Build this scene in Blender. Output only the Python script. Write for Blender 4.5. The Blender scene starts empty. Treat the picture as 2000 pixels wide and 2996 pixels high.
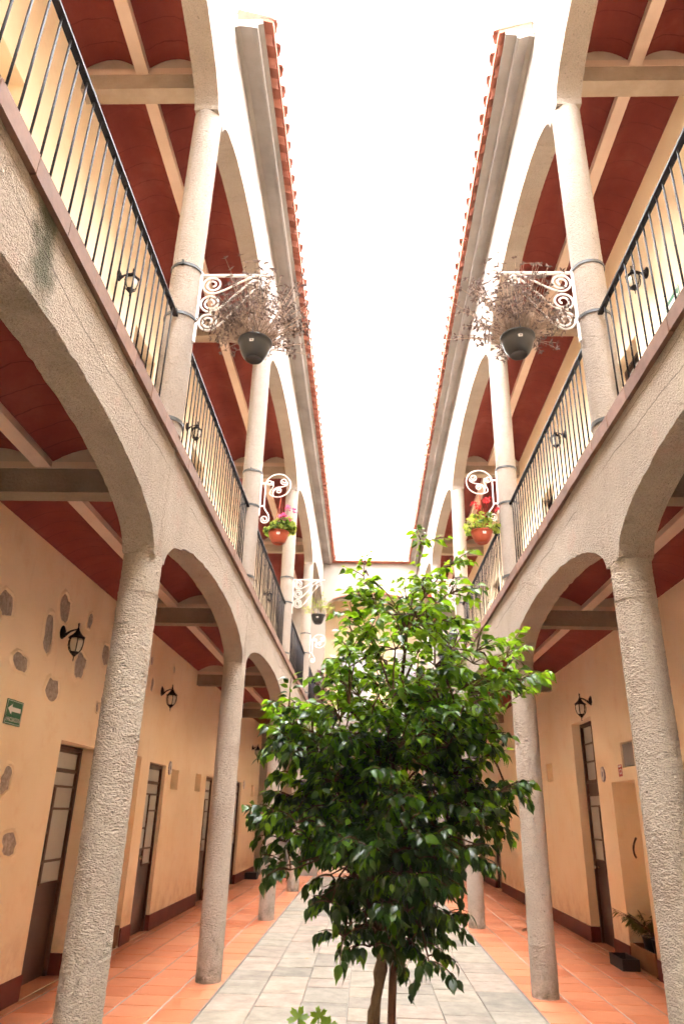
import bpy, math, random
from mathutils import Vector, Matrix, noise as mnoise

random.seed(7)
R = math.radians
S = bpy.context.scene
COL = S.collection

# ------------------------------------------------------------------ camera, sky, sun, exposure
def cam_basis(yaw, pitch, roll):
    f = Vector((-math.sin(yaw)*math.cos(pitch), math.cos(yaw)*math.cos(pitch), math.sin(pitch)))
    r = Vector((math.cos(yaw), math.sin(yaw), 0)); u = r.cross(f)
    return math.cos(roll)*r+math.sin(roll)*u, -math.sin(roll)*r+math.cos(roll)*u, f
cam_d = bpy.data.cameras.new('camera'); cam = bpy.data.objects.new('camera', cam_d); COL.objects.link(cam)
r_, u_, f_ = cam_basis(0.0402, 0.4022, 0.0271)
M4 = Matrix((r_, u_, -f_)).transposed().to_4x4(); M4.translation = (0, 0, 1.6)
cam.matrix_world = M4
cam_d.sensor_fit = 'VERTICAL'; cam_d.sensor_height = 36; cam_d.sensor_width = 24
cam_d.lens = 24.89; cam_d.clip_start = 0.05; cam_d.clip_end = 800
cam_d.dof.use_dof = True; cam_d.dof.focus_distance = 4.0; cam_d.dof.aperture_fstop = 3.2
S.camera = cam

SUN_DIR = Vector((-1.0, -0.6, 1.08)).normalized()         # towards the sun
elev = math.asin(SUN_DIR.z); azim = math.atan2(SUN_DIR.x, SUN_DIR.y)
W = bpy.data.worlds.new('World'); S.world = W; W.use_nodes = True
wn = W.node_tree; wn.nodes.clear()
sky = wn.nodes.new('ShaderNodeTexSky'); sky.sky_type = 'NISHITA'; sky.sun_disc = False
sky.sun_elevation = elev; sky.sun_rotation = azim; sky.air_density = 1.0; sky.dust_density = 2.0
hs = wn.nodes.new('ShaderNodeHueSaturation'); hs.inputs['Saturation'].default_value = 0.30
bg = wn.nodes.new('ShaderNodeBackground'); bg.inputs['Strength'].default_value = 0.15
wo = wn.nodes.new('ShaderNodeOutputWorld')
ov = wn.nodes.new('ShaderNodeMix'); ov.data_type = 'RGBA'; ov.inputs[0].default_value = 0.85      # overcast layer over the clear sky
tc = wn.nodes.new('ShaderNodeTexCoord'); sx = wn.nodes.new('ShaderNodeSeparateXYZ'); mz = wn.nodes.new('ShaderNodeMath'); mz.operation = 'MAXIMUM'; mz.inputs[1].default_value = 0.
ma = wn.nodes.new('ShaderNodeMath'); ma.operation = 'MULTIPLY_ADD'; ma.inputs[1].default_value = 2/3; ma.inputs[2].default_value = 1/3      # standard overcast sky: zenith three times the horizon
vs = wn.nodes.new('ShaderNodeVectorMath'); vs.operation = 'SCALE'; vs.inputs[0].default_value = (8.1, 8.0, 8.0)
wn.links.new(tc.outputs['Generated'], sx.inputs[0]); wn.links.new(sx.outputs[2], mz.inputs[0]); wn.links.new(mz.outputs[0], ma.inputs[0])
wn.links.new(ma.outputs[0], vs.inputs['Scale']); wn.links.new(vs.outputs[0], ov.inputs[7])
wn.links.new(sky.outputs[0], hs.inputs['Color']); wn.links.new(hs.outputs[0], ov.inputs[6]); wn.links.new(ov.outputs[2], bg.inputs[0]); wn.links.new(bg.outputs[0], wo.inputs[0])
sun_d = bpy.data.lights.new('sun', 'SUN'); sun = bpy.data.objects.new('sun', sun_d); COL.objects.link(sun)
sun_d.energy = 0.5; sun_d.angle = R(14); sun_d.color = (1.0, 0.95, 0.88)
sun.rotation_euler = SUN_DIR.to_track_quat('Z', 'Y').to_euler(); sun.location = (-20, -25, 30)
S.view_settings.view_transform = 'Standard'; S.view_settings.look = 'None'
S.view_settings.exposure = 4.68; S.view_settings.gamma = 1.0
S.render.engine = 'CYCLES'
cy = S.cycles
cy.use_denoising = True
cy.use_adaptive_sampling = True; cy.adaptive_threshold = 0.04; cy.adaptive_min_samples = 12
cy.max_bounces = 8; cy.diffuse_bounces = 4; cy.glossy_bounces = 2; cy.transmission_bounces = 6; cy.transparent_max_bounces = 8
cy.caustics_reflective = False; cy.caustics_refractive = False

# ------------------------------------------------------------------ materials
class G:
    def __init__(s, name):
        s.m = bpy.data.materials.new(name); s.m.use_nodes = True; s.t = s.m.node_tree; s.t.nodes.clear()
        s.out = s.t.nodes.new('ShaderNodeOutputMaterial')
    def n(s, typ, ins=None, **props):
        nd = s.t.nodes.new('ShaderNode'+typ)
        for k, v in props.items(): setattr(nd, k, v)
        for k, v in (ins or {}).items():
            if isinstance(v, bpy.types.NodeSocket): s.t.links.new(v, nd.inputs[k])
            else: nd.inputs[k].default_value = v
        return nd
    def pos(s):
        return s.n('NewGeometry').outputs['Position']
    def noise(s, scale, detail=3, rough=.55, vec=None, stretch=None, dist=0):
        v = vec or s.pos()
        if stretch:
            v = s.n('VectorMath', {0: v, 1: stretch}, operation='MULTIPLY').outputs[0]
        return s.n('TexNoise', {'Vector': v, 'Scale': scale, 'Detail': detail, 'Roughness': rough, 'Distortion': dist}).outputs['Fac']
    def ramp(s, fac, stops):
        nd = s.n('ValToRGB', {'Fac': fac}); e = nd.color_ramp.elements
        while len(e) < len(stops): e.new(.5)
        for el, (p, c) in zip(e, stops):
            el.position = p; el.color = (*c, 1) if not isinstance(c, float) else (c, c, c, 1)
        return nd.outputs[0]
    def mix(s, fac, a, b, blend='MIX'):
        nd = s.n('Mix', {}, data_type='RGBA', blend_type=blend)
        for i, v in ((0, fac), (6, a), (7, b)):
            if isinstance(v, bpy.types.NodeSocket): s.t.links.new(v, nd.inputs[i])
            else: nd.inputs[i].default_value = (*v, 1) if isinstance(v, tuple) else v
        return nd.outputs[2]
    def math(s, op, a, b=0.0, c=0.0):
        nd = s.n('Math', {}, operation=op)
        for i, v in ((0, a), (1, b), (2, c)):
            if isinstance(v, bpy.types.NodeSocket): s.t.links.new(v, nd.inputs[i])
            else: nd.inputs[i].default_value = v
        return nd.outputs[0]
    def bump(s, h, strength, dist, normal=None):
        ins = {'Height': h, 'Strength': strength, 'Distance': dist}
        if normal: ins['Normal'] = normal
        return s.n('Bump', ins).outputs[0]
    def bsdf(s, color, rough=.8, normal=None, metal=0., spec=.5, **kw):
        ins = {'Base Color': color if isinstance(color, bpy.types.NodeSocket) else (*color, 1), 'Roughness': rough, 'Metallic': metal, 'Specular IOR Level': spec}
        if normal: ins['Normal'] = normal
        ins.update(kw)
        b = s.n('BsdfPrincipled', ins)
        s.t.links.new(b.outputs[0], s.out.inputs[0]); return b

MAT = {}
def stucco(name, c1, c2, strength=.9, dist=.012, fine=60., extra=None):
    g = G(name); p = g.pos()
    fineN = g.noise(fine*1.3, 2, .6, stretch=(1, 1, 1.5), dist=.6)
    coarse = g.noise(fine*.55, 2, .55, stretch=(1, 1, 2.0), dist=1.2)
    h = g.math('ADD', g.math('MULTIPLY', fineN, .35), g.math('MULTIPLY', coarse, .9))
    col = g.ramp(g.noise(2.3, 3, .65), [(.3, c1), (.7, c2)])
    speck = g.ramp(g.noise(130, 1, .6), [(.33, .78), (.55, 1.0)])
    col = g.mix(1.0, col, speck, 'MULTIPLY')
    if extra: col = extra(g, p, col)
    g.bsdf(col, .93, g.bump(h, strength, dist), spec=.2)
    MAT[name] = g.m
def upper_wear(g, p, col):
    m = g.ramp(g.noise(4.2, 4, .7), [(.60, 0.), (.75, .45)])
    col = g.mix(m, col, (.36, .25, .195))
    pit = g.ramp(g.noise(38, 2, .5), [(.70, 0.), (.74, .7)])
    return g.mix(pit, col, (.14, .10, .08))
def base_stain(g, p, col):
    sep = g.n('SeparateXYZ', {0: p}); z = sep.outputs[2]
    m = g.math('MULTIPLY', g.n('MapRange', {'Value': z, 'From Min': .42, 'From Max': .02}).outputs[0], g.ramp(g.noise(5, 3, .65), [(.42, 0.), (.62, .75)]))
    col = g.mix(m, col, (.17, .165, .115))
    worn = g.ramp(g.noise(3.0, 4, .7), [(.58, 0.), (.72, .5)])
    col = g.mix(worn, col, (.42, .31, .24))
    pit = g.ramp(g.noise(34, 2, .5), [(.71, 0.), (.75, .75)])
    return g.mix(pit, col, (.12, .09, .07))
def arcade_marks(g, p, col):
    # damp green streak and a settlement crack with shapes of their own
    sep = g.n('SeparateXYZ', {0: p}); x, y, z = sep.outputs
    wob = g.noise(9, 3, .6)
    yy = g.math('ADD', y, g.math('MULTIPLY', g.math('SUBTRACT', wob, .5), .25))
    st = g.math('SUBTRACT', .15, g.math('ABSOLUTE', g.math('SUBTRACT', yy, g.math('ADD', 2.37, g.math('MULTIPLY', g.math('SUBTRACT', 4.06, z), .16)))))
    st = g.n('MapRange', {'Value': st, 'From Min': 0., 'From Max': .11, 'To Max': .88}).outputs[0]
    st = g.math('MULTIPLY', st, g.math('LESS_THAN', x, 0.))
    st = g.math('MULTIPLY', st, g.n('MapRange', {'Value': z, 'From Min': 3.55, 'From Max': 3.75}).outputs[0])
    st = g.math('MULTIPLY', st, g.math('LESS_THAN', z, 4.5))
    col = g.mix(st, col, (.085, .085, .045))
    def crack(base, amp, sc, w):
        n1 = g.n('TexNoise', {'Vector': g.n('CombineXYZ', {0: y, 1: base}).outputs[0], 'Scale': sc, 'Detail': 5, 'Roughness': .6}).outputs['Fac']
        d = g.math('ABSOLUTE', g.math('SUBTRACT', z, g.math('ADD', base, g.math('MULTIPLY', g.math('SUBTRACT', n1, .5), amp))))
        m = g.n('MapRange', {'Value': d, 'From Min': w, 'From Max': w*.3, 'To Max': .7}).outputs[0]
        gate = g.ramp(g.n('TexNoise', {'Vector': g.n('CombineXYZ', {0: y, 1: base+3}).outputs[0], 'Scale': .9, 'Detail': 2}).outputs['Fac'], [(.42, 0.), (.5, 1.)])
        return g.math('MULTIPLY', m, gate)
    col = g.mix(crack(3.86, .28, .8, .006), col, (.10, .075, .06))
    col = g.mix(crack(4.0, .12, 1.3, .004), col, (.12, .09, .07))
    # pinkish rubbed patch
    pk = g.ramp(g.noise(3.1, 4, .6), [(.58, 0.), (.75, .5)])
    return g.mix(pk, col, (.52, .33, .26))
stucco('stucco_lower', (.47, .385, .305), (.55, .465, .375), 1.0, .042, 60, arcade_marks)
stucco('stucco_column', (.56, .465, .375), (.65, .56, .46), 1.0, .042, 58, base_stain)
stucco('stucco_upper', (.36, .30, .255), (.42, .36, .31), .8, .020, 66, upper_wear)
stucco('stucco_cornice', (.35, .305, .27), (.42, .375, .335), .3, .006, 40)

def plain(name, c1, c2, scale=2., rough=.85, bstr=.2, bscale=30, bdist=.004, spec=.3, metal=0.):
    g = G(name)
    col = g.ramp(g.noise(scale, 5, .6), [(.32, c1), (.68, c2)])
    g.bsdf(col, rough, g.bump(g.noise(bscale, 3), bstr, bdist) if bstr else None, metal, spec)
    MAT[name] = g.m
def rnd(name, stops, rough=.8, mott=.25, scale=9., bstr=.3, bscale=45, bdist=.004, spec=.4):
    g = G(name)
    rv = g.n('ObjectInfo').outputs['Random']
    col = g.ramp(rv, stops)
    col = g.mix(mott, col, g.ramp(g.noise(scale, 5, .65), [(.3, .25), (.7, 1.)]), 'MULTIPLY')
    g.bsdf(col, rough, g.bump(g.noise(bscale, 4, .6), bstr, bdist), 0., spec)
    MAT[name] = g.m
def wallmat():
    g = G('wall_yellow')
    col = g.ramp(g.noise(.9, 4, .6), [(.30, (.84, .66, .43)), (.5, (.88, .72, .51)), (.72, (.89, .75, .56))])
    blot = g.ramp(g.noise(3.4, 4, .7), [(.56, 0.), (.74, .35)])
    col = g.mix(blot, col, (.74, .47, .25))
    drip = g.ramp(g.noise(2.2, 4, .6, stretch=(3, 3, .35)), [(.60, 0.), (.78, .30)])
    col = g.mix(drip, col, (.70, .49, .31))
    z = g.n('SeparateXYZ', {0: g.pos()}).outputs[2]
    damp = g.math('MULTIPLY', g.n('MapRange', {'Value': z, 'From Min': .75, 'From Max': .2}).outputs[0], g.ramp(g.noise(4, 4, .7), [(.42, 0.), (.66, .55)]))
    col = g.mix(damp, col, (.56, .36, .21))
    h = g.math('ADD', g.noise(5, 3), g.math('MULTIPLY', g.noise(60, 2), .12))
    g.bsdf(col, .9, g.bump(h, .35, .014), spec=.15); MAT['wall_yellow'] = g.m
wallmat()
plain('wall_peach', (.82, .60, .38), (.86, .66, .44), 1.3, .9, .15, 7, .01, .15)
plain('wall_white', (.72, .68, .64), (.80, .77, .73), 1.1, .9, .2, 10, .008, .15)
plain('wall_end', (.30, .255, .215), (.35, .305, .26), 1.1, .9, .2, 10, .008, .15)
plain('parapet_grey', (.36, .36, .35), (.44, .44, .43), 1.1, .9, .2, 10, .008, .15)
plain('niche_ochre', (.52, .30, .12), (.60, .36, .15), 1.5, .9, .15, 9, .008, .15)
plain('skirting_red', (.115, .022, .017), (.15, .03, .022), 3, .6, .1, 30, .002, .4)
def vault_mat():
    g = G('vault_red'); p = g.pos(); sep = g.n('SeparateXYZ', {0: p})
    col = g.ramp(g.noise(1.6, 6, .65), [(.25, (.165, .031, .025)), (.55, (.215, .046, .037)), (.8, (.265, .080, .066))])
    wob = g.math('MULTIPLY', g.noise(3, 3), .12)
    fr = g.math('FRACT', g.math('MULTIPLY', g.math('ADD', sep.outputs[1], wob), 4.4))
    line = g.n('MapRange', {'Value': g.math('ABSOLUTE', g.math('SUBTRACT', fr, .5)), 'From Min': .0, 'From Max': .028, 'To Min': 1., 'To Max': 0.}).outputs[0]
    gate = g.ramp(g.noise(1.1, 2), [(.36, .12), (.52, 1.)])
    line = g.math('MULTIPLY', line, gate)
    col = g.mix(g.math('MULTIPLY', line, .75), col, (.08, .012, .01))
    flake = g.ramp(g.noise(7, 5, .75), [(.72, 0.), (.76, .6)])
    col = g.mix(flake, col, (.34, .12, .09))
    h = g.math('SUBTRACT', g.noise(26, 4), line)
    g.bsdf(col, .85, g.bump(h, .35, .006), spec=.2); MAT['vault_red'] = g.m
vault_mat()
plain('beam_cream', (.60, .44, .34), (.68, .52, .42), 2.5, .85, .2, 25, .004, .2)
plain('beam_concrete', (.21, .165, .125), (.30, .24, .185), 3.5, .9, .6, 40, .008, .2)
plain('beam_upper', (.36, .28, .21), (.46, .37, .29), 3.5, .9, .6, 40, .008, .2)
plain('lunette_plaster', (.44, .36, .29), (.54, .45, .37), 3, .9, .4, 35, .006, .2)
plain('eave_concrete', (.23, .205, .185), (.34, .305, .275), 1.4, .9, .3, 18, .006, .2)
rnd('roof_clay', [(0, (.36, .115, .075)), (.5, (.44, .16, .105)), (1, (.48, .20, .145))], .88, .35, 14)
rnd('floor_terracotta', [(0, (.52, .155, .066)), (.5, (.585, .195, .090)), (1, (.62, .235, .118))], .42, .22, 7, .12, 30, .003, .45)
plain('grout', (.30, .265, .235), (.38, .34, .30), 5, .95, .3, 60, .003)
rnd('paving_stone', [(0, (.25, .220, .178)), (.3, (.345, .300, .238)), (.5, (.375, .312, .236)), (.75, (.40, .312, .246)), (1, (.285, .248, .200))], .78, .55, 5., .6, 18, .008, .3)
plain('mortar', (.22, .195, .165), (.32, .285, .245), 6, .95, .4, 50, .004)
rnd('edge_brick', [(0, (.19, .10, .068)), (1, (.28, .155, .108))], .75, .35, 12)
plain('iron_black', (.010, .008, .010), (.016, .013, .016), 12, .55, 0, 80, .001, .18)
plain('strap_grey', (.05, .052, .055), (.085, .087, .09), 12, .5, .1, 80, .001, .6)
plain('iron_white', (.76, .73, .69), (.82, .80, .76), 8, .45, .1, 60, .001, .5)
plain('door_wood', (.052, .020, .012), (.085, .034, .019), 4, .42, .15, 40, .002, .5)
plain('door_panel', (.040, .015, .010), (.062, .024, .014), 3, .4, .15, 30, .002, .5)
plain('glass_frost', (.40, .40, .36), (.46, .46, .41), 3, .28, .05, 90, .001, .5)
plain('brass', (.55, .50, .42), (.62, .57, .48), 5, .25, 0, 30, .001, .5, 1.)
plain('door_grey', (.42, .41, .40), (.50, .49, .48), 2, .6, .1, 20, .002, .3)
plain('lamp_glass', (.62, .56, .45), (.68, .62, .50), 3, .25, 0, 20, .001, .5)
plain('field_stone', (.30, .24, .20), (.52, .43, .36), 26, .95, .9, 45, .014, .2)
plain('sign_green', (.010, .115, .045), (.014, .135, .055), 3, .4, 0)
plain('sign_white', (.74, .72, .68), (.78, .76, .72), 3, .45, 0)
plain('sign_red', (.42, .02, .02), (.46, .03, .03), 3, .45, 0)
plain('plaque_white', (.62, .58, .55), (.70, .66, .62), 20, .3, 0)
plain('plaque_blue', (.22, .20, .26), (.30, .27, .32), 20, .3, 0)
plain('panel_grey', (.30, .26, .235), (.34, .295, .265), 3, .55, .05)
plain('pot_black', (.020, .020, .022), (.035, .035, .036), 6, .38, .05, 30, .001, .5)
plain('pot_clay', (.40, .075, .035), (.46, .10, .05), 5, .5, .05, 30, .001, .4)
plain('soil', (.03, .02, .013), (.06, .04, .027), 20, .95, .6, 40, .01)
plain('bark', (.13, .085, .055), (.24, .165, .11), 14, .9, .6, 60, .006, .2)
plain('twig', (.075, .042, .022), (.12, .07, .04), 14, .8, .2, 60, .002, .3)
plain('stake_wood', (.10, .042, .024), (.15, .065, .037), 9, .6, .2, 60, .002, .4)
plain('dry_stem', (.30, .21, .155), (.42, .31, .24), 12, .8, 0)
plain('planter_wood', (.20, .095, .04), (.27, .135, .06), 5, .7, .2, 40, .003)
plain('tray_black', (.012, .013, .016), (.022, .023, .028), 5, .5, .05)
plain('planter_stone', (.34, .30, .26), (.42, .38, .33), 4, .9, .5, 30, .006)
plain('dry_leaf_litter', (.40, .16, .04), (.50, .22, .06), 5, .7, 0)

def leafmat(name, c1, c2, trans, tw=.35, rough=.32, spec=.5):
    g = G(name)
    rv = g.noise(6, 1)
    col = g.ramp(rv, [(.3, c1), (.7, c2)])
    b = g.n('BsdfPrincipled', {'Base Color': col, 'Roughness': rough, 'Specular IOR Level': spec})
    t = g.n('BsdfTranslucent', {'Color': (*trans, 1)})
    mx = g.n('MixShader', {0: tw, 1: b.outputs[0], 2: t.outputs[0]})
    g.t.links.new(mx.outputs[0], g.out.inputs[0]); MAT[name] = g.m
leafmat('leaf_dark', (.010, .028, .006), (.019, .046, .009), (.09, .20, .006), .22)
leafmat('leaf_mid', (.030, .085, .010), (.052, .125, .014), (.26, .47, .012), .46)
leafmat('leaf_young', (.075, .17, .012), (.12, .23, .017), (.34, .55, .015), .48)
leafmat('leaf_dry', (.10, .072, .066), (.19, .14, .12), (.22, .15, .13), .22, .7, .2)
leafmat('leaf_purple', (.07, .018, .035), (.15, .045, .068), (.24, .06, .09), .25, .6, .3)
leafmat('leaf_geranium', (.16, .24, .04), (.30, .36, .07), (.50, .56, .08), .38, .55, .3)
leafmat('leaf_geranium_dark', (.05, .10, .02), (.08, .14, .03), (.20, .30, .04), .3, .55, .3)
leafmat('petal_pink', (.62, .06, .22), (.72, .12, .30), (.80, .15, .35), .35, .6, .2)
leafmat('petal_red', (.60, .02, .03), (.70, .05, .06), (.80, .08, .08), .3, .6, .2)
leafmat('leaf_fern', (.05, .06, .012), (.10, .10, .02), (.16, .18, .02), .3, .5, .3)

# ------------------------------------------------------------------ mesh helpers
class MB:
    def __init__(s): s.v = []; s.f = []
    def add(s, vs, fs):
        o = len(s.v); s.v += [tuple(v) for v in vs]; s.f += [tuple(i+o for i in f) for f in fs]; return s
    def box(s, x0, x1, y0, y1, z0, z1):
        return s.add([(x0,y0,z0),(x1,y0,z0),(x1,y1,z0),(x0,y1,z0),(x0,y0,z1),(x1,y0,z1),(x1,y1,z1),(x0,y1,z1)],
                     [(0,3,2,1),(4,5,6,7),(0,1,5,4),(1,2,6,5),(2,3,7,6),(3,0,4,7)])
    def bevbox(s, x0, x1, y0, y1, z0, z1, b):
        # top edges chamfered
        return s.add([(x0,y0,z0),(x1,y0,z0),(x1,y1,z0),(x0,y1,z0),(x0,y0,z1-b),(x1,y0,z1-b),(x1,y1,z1-b),(x0,y1,z1-b),
                      (x0+b,y0+b,z1),(x1-b,y0+b,z1),(x1-b,y1-b,z1),(x0+b,y1-b,z1)],
                     [(0,1,5,4),(1,2,6,5),(2,3,7,6),(3,0,4,7),(4,5,9,8),(5,6,10,9),(6,7,11,10),(7,4,8,11),(8,9,10,11),(0,3,2,1)])
    def quad(s, a, b, c, d): return s.add([a, b, c, d], [(0, 1, 2, 3)])
    def lathe(s, prof, n=24, c=(0,0), sweep=None):
        o = len(s.v); m = len(prof)
        for i in range(n):
            a = 2*math.pi*i/n
            for r, z in prof: s.v.append((c[0]+r*math.cos(a), c[1]+r*math.sin(a), z))
        for i in range(n):
            j = (i+1) % n
            for k in range(m-1): s.f.append((o+i*m+k, o+j*m+k, o+j*m+k+1, o+i*m+k+1))
        return s
    def tube(s, pts, rad, n=6, caps=True):
        pts = [Vector(p) for p in pts]; L = len(pts)
        rr = rad if isinstance(rad, (list, tuple)) else [rad]*L
        o = len(s.v); t0 = (pts[1]-pts[0]).normalized()
        nrm = t0.orthogonal().normalized()
        for i, p in enumerate(pts):
            t = (pts[min(i+1, L-1)]-pts[max(i-1, 0)])
            t = t.normalized() if t.length > 1e-9 else t0
            nrm = (nrm - t*nrm.dot(t)); nrm = nrm.normalized() if nrm.length > 1e-6 else t.orthogonal().normalized()
            b = t.cross(nrm)
            for k in range(n):
                a = 2*math.pi*k/n; s.v.append(tuple(p + (nrm*math.cos(a)+b*math.sin(a))*rr[i]))
        for i in range(L-1):
            for k in range(n):
                k2 = (k+1) % n; s.f.append((o+i*n+k, o+i*n+k2, o+(i+1)*n+k2, o+(i+1)*n+k))
        if caps:
            s.f.append(tuple(o+k for k in range(n))[::-1]); s.f.append(tuple(o+(L-1)*n+k for k in range(n)))
        return s
    def mesh(s, name, mat=None, smooth=False):
        me = bpy.data.meshes.new(name); me.from_pydata(s.v, [], s.f); me.update()
        if mat: me.materials.append(MAT[mat])
        if smooth: me.polygons.foreach_set('use_smooth', [True]*len(me.polygons))
        return me
    def build(s, name, mat, parent=None, smooth=False, **tagkw):
        return put(name, s.mesh(name, mat, smooth), parent, **tagkw)

def put(name, me, parent=None, loc=None, rot=None, scale=None, label=None, cat=None, group=None, kind=None):
    o = bpy.data.objects.new(name, me); COL.objects.link(o)
    if parent: o.parent = parent
    if loc: o.location = loc
    if rot: o.rotation_euler = rot
    if scale: o.scale = scale
    return tag(o, label, cat, group, kind)
def tag(o, label=None, cat=None, group=None, kind=None):
    if label: o['label'] = label
    if cat: o['category'] = cat
    if group: o['group'] = group
    if kind: o['kind'] = kind
    return o
def empty(name, loc=(0,0,0), rz=0, **kw):
    o = put(name, None, None, loc, (0,0,rz), **kw); o.empty_display_size = .1; return o
def spiral(c, r0, r1, a_end, turns, n=34):
    out = []
    for i in range(n+1):
        t = i/n; a = a_end - 2*math.pi*turns*(1-t); r = r0+(r1-r0)*(t**.85)
        out.append((c[0]+r*math.cos(a), c[1]+r*math.sin(a)))
    return out
def bez(p0, p1, p2, p3, n=12):
    return [tuple((1-t)**3*a+3*(1-t)**2*t*b+3*(1-t)*t*t*c+t**3*d for a, b, c, d in zip(p0, p1, p2, p3)) for t in [i/n for i in range(n+1)]]

# ------------------------------------------------------------------ dimensions of the place
YL = [-2.85, 0.95, 4.626, 8.405, 12.958, 17.52]
YR = [-2.85, 0.95, 4.60, 8.241, 12.835, 17.50]
YEND = 21.7
SIDES = {
 'left':  dict(s=-1, ys=YL, xc=1.5607, xu=1.5362, f0=1.45, f1=1.67, u0=1.42, u1=1.64, wall=3.05, uwall=2.78, pave=1.39),
 'right': dict(s=1, ys=YR, xc=1.7742, xu=1.7638, f0=1.655, f1=1.885, u0=1.65, u1=1.875, wall=3.25, uwall=3.0, pave=1.585)}
SPR, CRN = 3.20, 3.62
USPR, UCRN = 7.53, 8.02
SLAB0, SLAB1 = 4.06, 4.165
EAVE = 9.03
ORD = ['', 'nearest', 'second nearest', 'third nearest', 'fourth nearest']

# ------------------------------------------------------------------ ground and floors
MB().box(-60, 60, -60, 80, -.3, -.06).build('ground', 'mortar', kind='structure')
bed = MB().box(-1.39, 1.585, -3.2, YEND, -.05, -.012).build('courtyard_paving', 'mortar', kind='structure')
unit = MB().bevbox(-.5, .5, -.5, .5, -.5, .5, .0).mesh('paving_stone', 'paving_stone')
def stone_mesh(i):
    rr = random.Random(i); b = MB(); j = lambda: rr.uniform(-.006, .006)
    x0, x1, y0, y1 = -.5, .5, -.5, .5
    m = .012
    b.add([(x0,y0,-.03),(x1,y0,-.03),(x1,y1,-.03),(x0,y1,-.03),
           (x0+j(),y0+j(),-.006),(x1+j(),y0+j(),-.006),(x1+j(),y1+j(),-.006),(x0+j(),y1+j(),-.006),
           (x0+m,y0+m,j()*.35),(x1-m,y0+m,j()*.35),(x1-m,y1-m,j()*.35),(x0+m,y1-m,j()*.35)],
          [(0,1,5,4),(1,2,6,5),(2,3,7,6),(3,0,4,7),(4,5,9,8),(5,6,10,9),(6,7,11,10),(7,4,8,11),(8,9,10,11)])
    return b.mesh('paving_stone', 'paving_stone')
STONES = [stone_mesh(i) for i in range(6)]
xs = [-1.385, -.97, -.555, -.135, .285, .70, 1.12, 1.58]
for ci in range(7):
    y = 4.2+random.random()*.4
    while y < YEND-.05:
        L = random.choice([.42, .45, .46, .5, .62, .78])
        y1 = min(y+L, YEND-.01)
        if YEND-y1 < .25: y1 = YEND-.01
        put('paving_stone', random.choice(STONES), bed, ((xs[ci]+xs[ci+1])/2, (y+y1)/2, random.uniform(-.003, .003)),
            (random.uniform(-.004, .004), random.uniform(-.004, .004), random.choice([0, math.pi])), (xs[ci+1]-xs[ci]-.009, y1-y-.009, 1))
        y = y1
bpy.data.meshes.remove(unit)
# stray leaf on the stones
mb = MB(); mb.add([(-.03,-.012,.004),(0,-.022,.010),(.04,0,.006),(0,.02,.012),(-.03,.012,.004)], [(0,1,2,3,4)])
mb.build('fallen_leaf', 'dry_leaf_litter', loc=(-.66, 9.75, .004), label='small orange fallen leaf lying on the pale paving stones', cat='leaf')

tile = MB().bevbox(-.5, .5, -.5, .5, -.03, .0, .006).mesh('floor_tile', 'floor_terracotta')
def floor(side, edges, near):
    d = SIDES[side]; s = d['s']
    a, b = sorted((s*edges[0]+s*.003, s*d['wall']))
    fl = MB().box(a, b, -3.2, YEND, -.05, -.006).build('gallery_floor', 'grout', kind='structure',
         label='terracotta tiled floor of the %s hand lower gallery' % side)
    for k in range(len(edges)-1):
        y = 4.6+(.19 if k % 2 else 0)*.5
        pitch = .385
        while y < YEND-.1:
            y1 = min(y+pitch, YEND-.01)
            w = edges[k+1]-edges[k]
            put('floor_tile', tile, fl, (s*(edges[k]+edges[k+1])/2, (y+y1)/2, random.uniform(-.0015, .0015)), (random.uniform(-.003,.003), random.uniform(-.003,.003), 0), (w-.020, y1-y-.012, 1))
            y = y1
    return fl
floor('left', [1.395, 1.755, 2.15, 2.545, 2.94, 3.045], 4)
floor('right', [1.59, 1.955, 2.345, 2.735, 3.125, 3.245], 4)

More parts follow.
